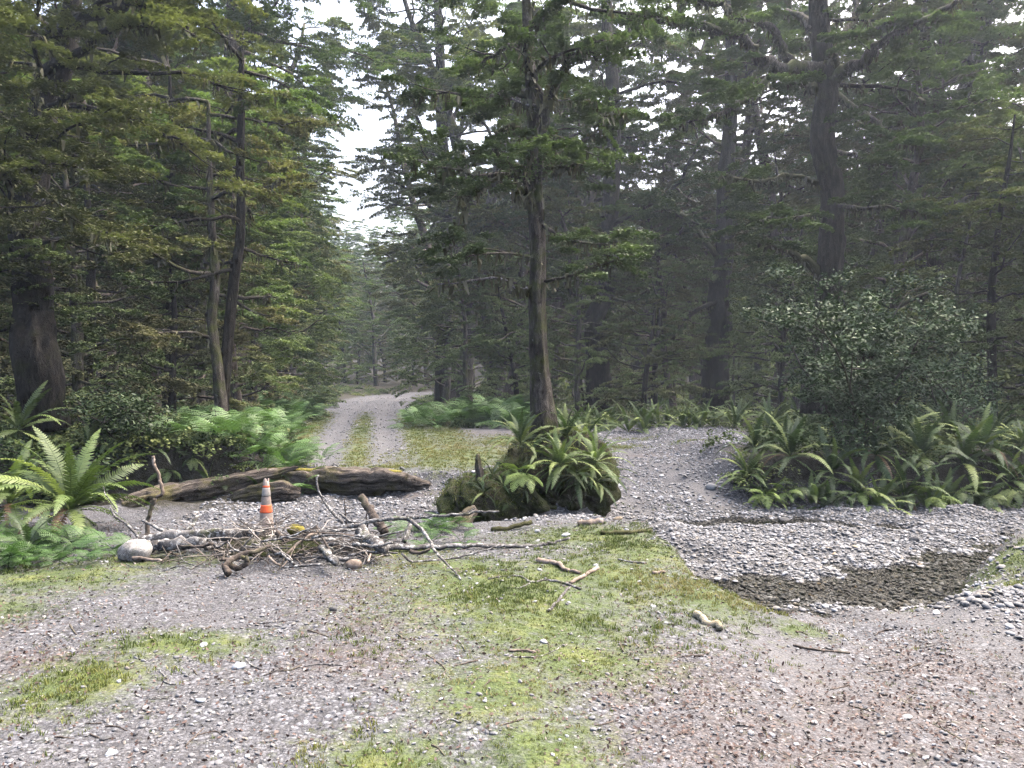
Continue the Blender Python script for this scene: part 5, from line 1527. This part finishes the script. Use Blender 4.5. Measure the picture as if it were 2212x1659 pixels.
stick('thin twigs spread beside the sawn-off log butt', z2, [(680, 845), (780, 800), (900, 800), (1080, 815)], (6, 6), (7.8, 7.9), seed=47, forks=[([(960, 810), (1040, 850), (1065, 905)], (5, 3), (7.8, 7.8))])
stick('front one of two grey birch-like logs, broken off short', z1, [(465, 980), (640, 960), (860, 940), (1110, 930)], (64, 56), (7.55, 7.6), n=14, seed=48)
stick('back one of two grey birch-like logs, hollow at its dark end', z1, [(310, 955), (520, 905), (800, 865), (1200, 850), (1500, 835), (1735, 815)], (54, 64), (7.75, 7.95), n=14, seed=49)
stick('pale bare stick standing upright with a crooked top beside the fern', z1, [(562, -10), (572, 60), (600, 140), (632, 240), (650, 320), (664, 395), (600, 440)], (17, 18), (8.3, 8.3), m='driftwood', seed=50)
stick('dark leaning post under the crooked upright stick', z1, [(585, 450), (540, 560), (505, 700), (490, 870)], (22, 26), (8.35, 8.3), m='branch_dark', seed=51)
stick('thin forked twig leaning against the large arching fern', z1, [(95, 540), (140, 640), (250, 710), (330, 790), (405, 880)], (11, 15), (8.0, 7.9), seed=52, forks=[([(160, 565), (90, 470), (40, 400), (20, 320)], (7, 4), (8.0, 8.1))])
stick('grey stick slanting down onto the back birch-like log', z1, [(440, 690), (600, 770), (720, 830), (810, 850)], (17, 20), (8.2, 8.0), seed=53)
stick('short white stub sticking up behind the birch-like logs', z1, [(1045, 640), (985, 740), (905, 820)], (22, 26), (8.3, 8.1), seed=54)
stick('bleached bent branch lying in front of the white rock', z1, [(340, 1100), (440, 1105), (560, 1125), (670, 1130)], (20, 16), (7.25, 7.2), m='driftwood', seed=55)
stick('gnarled rooty branch with knobbly ends at the front of the pile', z1, [(1835, 970), (1700, 1015), (1510, 1070), (1400, 1130), (1350, 1200), (1390, 1270)], (20, 40), (7.2, 6.85), m='branch_dark', n=10, seed=56,
      forks=[([(1390, 1180), (1470, 1210), (1550, 1180), (1585, 1120), (1520, 1080)], (34, 20), (7.0, 7.0)), ([(1400, 1130), (1330, 1110), (1290, 1130)], (24, 14), (7.0, 6.95))])
stick('zigzag thin twig over the birch-like log ends', z1, [(1175, 890), (1220, 940), (1270, 980), (1370, 920)], (8, 8), (7.4, 7.4), seed=57, forks=[([(1370, 910), (1420, 990), (1480, 1020), (1560, 1045)], (8, 9), (7.4, 7.3))])
stick('slender bent twig lying on the gravel before the pile', z1, [(660, 1270), (740, 1220), (820, 1190), (900, 1195), (985, 1222)], (7, 7), (7.1, 7.0), seed=58)
stick('wiry twig drooping from the front birch-like log', z1, [(815, 950), (850, 1040), (885, 1125), (980, 1170), (1075, 1195)], (6, 6), (7.4, 7.0), seed=59)
stick('curly grey root between the gnarled branch and the birch-like stub', z1, [(1820, 1080), (1870, 1140), (1940, 1180)], (14, 12), (7.15, 7.0), m='driftwood', seed=60)
stick('looped grey root next to the curly root', z1, [(1890, 1060), (1950, 1045), (2010, 1090), (2100, 1170)], (14, 16), (7.15, 7.0), seed=61)
K4 = 2.212
stick('thick peeled driftwood piece with a twisted end on the moss', z4, [(480, 485), (620, 500), (740, 560), (850, 588)], (26, 18), None, 'driftwood', 62, ground=True, n=10, k=K4)
stick('tan barkless stick pointing at the peeled driftwood', z4, [(765, 668), (880, 605), (1005, 535)], (15, 18), None, 'driftwood', 63, ground=True, k=K4)
stick('long grey twig with side twigs lying on the moss', z4, [(50, 630), (180, 602), (330, 608), (420, 655), (550, 640), (700, 668), (855, 718)], (7, 12), None, 'branch', 64, ground=True, k=K4, forks=[([(410, 668), (330, 710), (205, 712)], (7, 4), None)])
stick('bent grey stick with a dark tip on the moss', z4, [(755, 712), (690, 780), (645, 850), (565, 915)], (12, 14), None, 'branch', 65, ground=True, k=K4)
stick('mossy log lying along the brink above the creek bed', z4, [(1030, 240), (1250, 235), (1465, 212)], (22, 18), None, 'bark_moss', 66, ground=True, n=10, k=K4)
stick('weathered chunk of wood with yellow moss near the undercut mound', z4, [(830, 170), (930, 130), (1040, 175)], (30, 34), (9.2, 9.2), 'driftwood', 67, n=10, k=K4)
stick('rotten brown log piece behind the pale stones', z4, [(80, 215), (250, 170), (430, 120)], (22, 18), (9.0, 9.2), 'bark_moss', 68, n=10, k=K4)
stick('grey stick lying near the brink of the gravel bank', z4, [(1180, 462), (1300, 480), (1430, 488)], (9, 9), None, 'branch', 69, ground=True, k=K4)
stick('flat reddish piece of bark at the brink of the gravel bank', z4, [(1480, 585), (1590, 570)], (16, 12), None, 'driftwood', 70, ground=True, k=K4)
stick('pale crumbling chunk of rotten wood at the edge of the ford track', z4, [(1850, 950), (1940, 1010), (2070, 1085)], (36, 30), None, 'pale_wood', 71, ground=True, n=10, k=K4, wob=0.012)
stick('short split stick in front of the mossy patch', z4, [(230, 1270), (350, 1268), (465, 1275)], (12, 11), None, 'driftwood', 72, ground=True, k=K4)
stick('thin stick with raised twig in the grass in front', z4, [(200, 1305), (330, 1315), (460, 1318)], (8, 8), None, 'branch', 73, ground=True, k=K4, forks=[([(460, 1318), (570, 1280), (700, 1215)], (7, 3), None)])
z8 = Z(2016, 1900, 1.097)
K8 = 1.097
stick('dark stick lying across the ford track', z8, [(1215, 715), (1320, 728), (1460, 745)], (4, 5), None, 'branch_dark', 74, ground=True, k=K8)
stick('thin dark twig on the leaf litter of the track', z8, [(1460, 975), (1520, 985), (1570, 998)], (3, 3), None, 'branch_dark', 75, ground=True, k=K8)
stick('long thin twig trailing down the right of the track', z8, [(1800, 1040), (1880, 1080), (1950, 1130)], (2.5, 2.5), None, 'branch_dark', 76, ground=True, k=K8)
z7 = Z(0, 1900, 1.097)
stick('long thin twig lying over the grey gravel in front', z7, [(1140, 845), (1200, 825), (1290, 805), (1380, 795), (1480, 795)], (3.5, 2.5), None, 'branch', 77, ground=True, k=K8)
stick('bent pale twig beside the square grey stone', z7, [(1060, 770), (1085, 800), (1130, 812)], (3, 3), None, 'branch', 78, ground=True, k=K8)
stick('crooked brown twig on the mossy ground in front', z7, [(1840, 750), (1880, 775), (1925, 810), (1905, 838)], (3, 3), None, 'branch_dark', 79, ground=True, k=K8)
stick('dark forked twig on the nearest gravel', z7, [(800, 1145), (850, 1100), (880, 1070)], (3.5, 2.5), None, 'branch_dark', 80, ground=True, k=K8, forks=[([(850, 1100), (930, 1090), (960, 1100)], (2.5, 2), None)])
stick('thin straight twig near the reddish patch of leaves', z7, [(1090, 615), (1180, 612), (1290, 605)], (2.5, 2.5), None, 'branch', 81, ground=True, k=K8)
for k in range(70):
    px, py = random.uniform(60, 2180), 1340 + 310 * random.random()
    a = random.uniform(0, PI); ln = random.uniform(15, 60)
    stick('small twig scattered on the gravel and moss of the near track', lambda a, b: (a, b), [(px, py), (px + ln * 0.5 * math.cos(a), py + ln * 0.22 * math.sin(a) + random.uniform(-4, 4)), (px + ln * math.cos(a), py + ln * 0.45 * math.sin(a))],
          (2.2, 1.3), None, random.choice(['branch', 'branch_dark', 'branch_dark']), None, 'twig', 'twigs scattered on the near track', ground=True, n=5, k=0.55)

for k in range(38):
    px, py = random.gauss(620, 130), random.uniform(1150, 1222)
    px = min(900, max(400, px))
    a = random.gauss(0.0, 0.5) + (PI if random.random() < 0.5 else 0); ln = random.uniform(45, 150)
    d0 = random.uniform(7.3, 8.0); rr = random.uniform(2.2, 5.5)
    p3 = [(px, py), (px + ln * 0.5 * math.cos(a) + random.uniform(-8, 8), py - abs(ln * 0.25 * math.sin(a)) + random.uniform(-9, 9)), (px + ln * math.cos(a), py - abs(ln * 0.5 * math.sin(a)) + random.uniform(-4, 10))]
    fk = [([p3[1], (p3[1][0] + random.uniform(-30, 30), p3[1][1] - random.uniform(5, 30))], (rr * 0.5, rr * 0.25), (d0, d0))] if k % 2 else []
    stick('grey broken branch jumbled in the middle of the pile', lambda a, b: (a, b), p3, (rr, rr * 0.5), (d0, d0 + random.uniform(-0.3, 0.3)), random.choice(['branch', 'branch', 'branch', 'branch_dark']), 2000 + k, 'fallen_branch', 'branches jumbled in the pile', fk, n=7, k=0.5485)
# fine brush in the heap
TWG = []
for k in range(4):
    rng = np.random.default_rng(700 + k); g = Geo()
    lp = gnarl((-0.5, 0, 0), (1, 0, 0), 1.0, 6, rng, 0.25, 0.0); tube(g, lp, [0.012, 0.009, 0.004], 4, cap=False)
    for j in range(3): tube(g, gnarl(lp[2 + j], (0.7, rng.normal(0, 0.8), rng.normal(0, 0.5)), 0.35, 3, rng, 0.2), [0.006, 0.002], 3, cap=False)
    TWG.append(g.mesh('fine_twig', True, M['twig']))
TWG = proto_coll('fine_twig', TWG)
n = 260
px = RNG.normal(590, 140, n); py = RNG.uniform(1165, 1225, n)
wh = RNG.random(n) < 0.25
px = np.where(wh, RNG.uniform(300, 860, n), px)
pts = []
for k in range(n):
    w = G(float(np.clip(px[k], 330, 800)), float(py[k]))
    hump = 0.30 * math.exp(-((px[k] - 600) / 130) ** 2) * math.exp(-((w.y - 7.8) / 0.6) ** 2)
    pts.append((w.x, w.y, w.z + random.random() * hump + 0.01))
s = RNG.uniform(0.15, 0.62, n)
scatter('brush_debris', TWG, 4, pts, np.stack([RNG.normal(0, 0.35, n), RNG.normal(0, 0.35, n), RNG.uniform(0, 6.28, n)], -1), np.stack([s, s, s], -1), RNG.random(n) ** 1.3, 'tangle of fine dead twigs filling the pile of branches', 'brushwood')
b = P(590, 1185, 7.85)
lump('brush_mound', 'low heap of dark soil and rotten twigs inside the pile of branches', 'soil heap', (b.x, b.y, 0.02), (0.50, 0.24, 0.13), 33, 'earth', 0.35, 0.9, 4, freq=3)
b = P(640, 1140, 8.0)
lump('moss_clump', 'bright yellow moss clump on top of the pile of branches beside the cone', 'moss', (b.x, b.y, b.z - 0.02), (0.09, 0.06, 0.05), 34, 'yellow_moss', 0.3, 0.9, 3)
b = G(765, 1228)
lump('stone', 'tan rounded stone at the foot of the pile of branches', 'stone', (b.x, b.y, b.z + 0.03), (0.075, 0.06, 0.05), 35, 'driftwood', 0.2, 0.9, 3)

# ------------------------------------------------------------------ traffic cone
def cone_mat(name, c, worn, amt):
    m, nt, out = new_mat(name)
    tc = nt.nodes.new('ShaderNodeTexCoord')
    f = ramp(nt, noise(nt, tc.outputs['Object'], 9.0, 6, 0.7), [(amt - 0.06, 0.0), (amt + 0.06, 1.0)]).outputs[0]
    col = mixc(nt, f, c, worn)
    f2 = ramp(nt, noise(nt, mapping(nt, tc.outputs['Object'], (30, 30, 6)), 2.0, 5, 0.7), [(0.55, 0.0), (0.75, 0.6)]).outputs[0]
    col = mixc(nt, f2, col, (0.08, 0.07, 0.06))
    p = N(nt, 'ShaderNodeBsdfPrincipled', Roughness=0.7); L(nt, col, p.inputs['Base Color']); L(nt, p.outputs[0], out.inputs[0])
    return m
M['cone'] = cone_mat('weathered_cone_plastic', (0.33, 0.255, 0.215), (0.20, 0.165, 0.14), 0.5)
M['cone_orange'] = cone_mat('orange_cone_plastic', (0.72, 0.11, 0.03), (0.5, 0.3, 0.22), 0.62)
M['cone_grey'] = cone_mat('dirty_reflective_band', (0.20, 0.19, 0.175), (0.32, 0.29, 0.26), 0.5)
b = P(575, 1128, 8.75)
CT = P(575, 1036, 8.75).z
cz = h1(b.x, b.y) - 0.02
Hc = CT - cz
e = empty('traffic_cone', (b.x, b.y, cz), 0.4)
def ring(z0, z1, off=0.0, ragged=0.0, n=28, thick=0.008):
    r = lambda z: 0.094 - (0.094 - 0.029) * (z / Hc) + off
    zz = np.linspace(z0, z1, 8)
    g = Geo(); ang = np.linspace(0, 2 * PI, n, endpoint=False)
    rows = []
    for j, z in enumerate(zz):
        zt = z + (ragged * np.array([0.3 * math.sin(a * 2) + 0.5 * math.sin(a * 3 + 1) + (0.6 if 1.2 < a < 2.2 else 0) for a in ang]) if j == 7 else 0)
        zt = zt * np.ones(n)
        rows.append(np.stack([np.cos(ang) * r(z), np.sin(ang) * r(z), zt], -1))
    for j in range(7, -1, -1):
        q = rows[j].copy(); rr = np.hypot(q[:, 0], q[:, 1]); q[:, :2] *= ((rr - thick) / rr)[:, None]; rows.append(q)
    v = np.concatenate(rows); mm = len(rows)
    k = np.arange(mm * n).reshape(mm, n); kr = np.roll(k, -1, 1); k2 = np.roll(k, -1, 0); kr2 = np.roll(kr, -1, 0)
    g.add(v, np.stack([k, kr, kr2, k2], -1).reshape(-1, 4))
    return g
obj('body', ring(0.03, Hc, 0, 0.02).mesh('body', True, M['cone']), e)
vis = P(575, 1120, 8.75).z - cz
span = Hc - vis
obj('orange_band', ring(vis + span * 0.16, vis + span * 0.36, 0.0022, 0, thick=0.002).mesh('orange_band', True, M['cone_orange']), e)
obj('orange_patch', ring(vis + span * 0.81, vis + span * 0.85, 0.0022, 0.004, thick=0.002).mesh('orange_patch', True, M['cone_orange']), e)
obj('grey_band', ring(vis + span * 0.58, vis + span * 0.79, 0.0022, 0, thick=0.002).mesh('grey_band', True, M['cone_grey']), e)
bm_v = np.array([(x, y, z) for z, r in ((0, .17), (0.028, .165), (0.034, .15)) for x, y in [(r * c, r * s) for c, s in ((1, .8), (.8, 1), (-.8, 1), (-1, .8), (-1, -.8), (-.8, -1), (.8, -1), (1, -.8))]])
k = np.arange(24).reshape(3, 8); kr = np.roll(k, -1, 1)
bme = bpy.data.meshes.new('base'); bme.from_pydata([tuple(v) for v in bm_v], [], [tuple(map(int, q)) for q in np.stack([k[:-1], kr[:-1], kr[1:], k[1:]], -1).reshape(-1, 4)] + [tuple(range(16, 24)), tuple(range(7, -1, -1))])
obj('base', bme, e, M['cone_grey'])
tag(e, 'faded dirty traffic cone with an orange band standing behind the pile of branches', 'traffic cone')

# ------------------------------------------------------------------ stones one can pick out
STM = [pebble_mesh('stone', 900 + k, M['stone'], True) for k in range(7)]
SPALE = stone_mat('pale_stone'); SDARK = stone_mat('dark_stone')
def flat_stone_mat(name, c):
    return bark_mat(name, tuple(q * 0.7 for q in c), c, tuple(min(0.85, q * 1.25) for q in c), moss_amt=0.0, lichen_amt=0.1, stretch=(8, 8, 8), bump=0.2, lichen=tuple(min(0.9, q * 1.4) for q in c))
SM = {'blue': flat_stone_mat('blue_grey_stone', (0.19, 0.21, 0.24)), 'dark': flat_stone_mat('dark_wet_stone', (0.06, 0.06, 0.062)), 'pale': flat_stone_mat('pale_grey_stone', (0.26, 0.262, 0.27)), 'grey': flat_stone_mat('mid_grey_stone', (0.17, 0.17, 0.172)), 'tan': flat_stone_mat('tan_stone', (0.20, 0.16, 0.115))}
SMM = {c: [pebble_mesh('stone', 930 + 7 * i + j, SM[c], True) for j in range(3)] for i, c in enumerate(SM)}
def stone(label, px, py, w, c, flat=0.8, group=None):
    b = G(px, py)
    r = w * b.y / F / 2
    o = obj('stone', random.choice(SMM[c])); o.location = (b.x, b.y, b.z + r * 0.10)
    o.rotation_euler = (random.gauss(0, 0.2), random.gauss(0, 0.2), random.uniform(0, 6.28)); o.scale = (r, r, r * flat)
    return tag(o, label, 'stone', group)
stone('square blue-grey stone standing out on the gravel in front', 515, 1442, 38, 'blue', 1.3)
stone('flat pale stone beside the square blue-grey stone', 440, 1398, 28, 'pale')
stone('dark rounded stone on the gravel before the pile', 718, 1320, 24, 'dark', 1.0)
stone('small white stone touching the dark rounded stone', 714, 1328, 13, 'pale')
stone('wide flat blue-grey stone low in the front gravel', 435, 1517, 32, 'blue', 0.7)
stone('pale stone on the near moss, in front of the grassy spit', 1175, 1392, 24, 'pale', 1.2)
stone('upright white stone on the grassy spit', 1353, 1148, 18, 'pale', 1.6)
stone('white stone beside the rotten log piece', 1162, 1150, 22, 'pale', 1.3)
stone('broad pale stone behind the mottled branch end', 1222, 1158, 26, 'pale', 1.0)
stone('dark brown boulder at the foot of the gravel ramp', 1335, 1123, 28, 'tan', 1.1)
stone('large flat grey boulder on the gravel ramp', 1538, 1057, 44, 'grey', 0.8)
stone('long black stone at the water edge under the hanging ferns', 1700, 1132, 52, 'dark', 0.7)
stone('dark wet boulder in the shallow water between the gravel bars', 1978, 1170, 30, 'dark', 1.0)
stone('smaller dark boulder next to the dark wet one between the gravel bars', 1950, 1166, 22, 'dark', 1.0)
stone('rounded grey boulder at the edge of the pool under the grassy bank', 2140, 1262, 24, 'grey', 1.0)
stone('wide grey-blue stone half sunk in the track at the picture bottom', 1960, 1555, 38, 'grey', 0.5)
stone('pale blue stone lying on the front gravel of the ford track', 1720, 1612, 20, 'pale')
stone('white stone near the lower right corner of the track', 2000, 1640, 22, 'pale')
stone('grey stone at the lower left corner of the picture', 240, 1630, 34, 'blue', 0.6)
stone('dark flat stone at the lower left, half buried in gravel', 225, 1600, 40, 'dark', 0.5)
for k in range(90):
    px, py = random.uniform(1480, 2200), random.uniform(1165, 1275)
    b = G(px, py)
    if b.z < WATER_Z - 0.02 or b.z > -0.24: continue
    stone('clean rounded stone lying on the pale gravel bar of the creek', px, py, random.uniform(12, 22), random.choice(['pale', 'pale', 'grey', 'blue', 'tan']), 0.8, 'stones on the gravel bar')
for k in range(50):
    px, py = random.uniform(1640, 2200), random.uniform(1210, 1330)
    b = G(px, py)
    if b.z > WATER_Z + 0.03: continue
    stone('brownish stone in or beside the shallow pool of the ford', px, py, random.uniform(10, 18), random.choice(['tan', 'grey', 'dark', 'tan']), 0.7, 'stones in the pool')
for k in range(55):
    px, py = random.uniform(20, 2190), 1345 + 300 * random.random() ** 0.8
    stone('pale stone lying loose on the near track', px, py, random.uniform(7, 13), random.choice(['pale', 'grey', 'blue', 'grey']), 0.8, 'loose stones on the near track')
for k in range(22):
    px, py = random.uniform(1000, 1420), random.uniform(1135, 1330)
    stone('pale stone embedded in the grassy spit above the creek', px, py, random.uniform(9, 17), random.choice(['pale', 'grey', 'pale']), 0.9, 'stones in the grassy spit')
for k in range(24):
    px, py = random.uniform(1330, 1600), random.uniform(960, 1120)
    stone('grey stone lying on the gravel ramp', px, py, random.uniform(9, 16), random.choice(['pale', 'grey', 'blue']), 0.8, 'stones on the gravel ramp')

# ------------------------------------------------------------------ thin haze added to hint at the glare round the sky gap
hz = bpy.data.meshes.new('haze')
x0, x1, y0, y1, zz0, zz1 = -185.0, 185.0, -70.0, 200.0, -2.5, 34.0
hz.from_pydata([(x0, y0, zz0), (x1, y0, zz0), (x1, y1, zz0), (x0, y1, zz0), (x0, y0, zz1), (x1, y0, zz1), (x1, y1, zz1), (x0, y1, zz1)], [],
               [(0, 3, 2, 1), (4, 5, 6, 7), (0, 1, 5, 4), (1, 2, 6, 5), (2, 3, 7, 6), (3, 0, 4, 7)])
hm, nt, out = new_mat('glare_haze')
pv = nt.nodes.new('ShaderNodeVolumePrincipled')
pv.inputs['Color'].default_value = (0.78, 0.87, 1.0, 1)
pv.inputs['Density'].default_value = 0.0008
pv.inputs['Anisotropy'].default_value = 0.55
L(nt, pv.outputs[0], out.inputs['Volume'])
tag(obj('haze', hz, None, hm), 'thin haze added between the trees to hint at the sky glare', 'haze', kind='stuff')
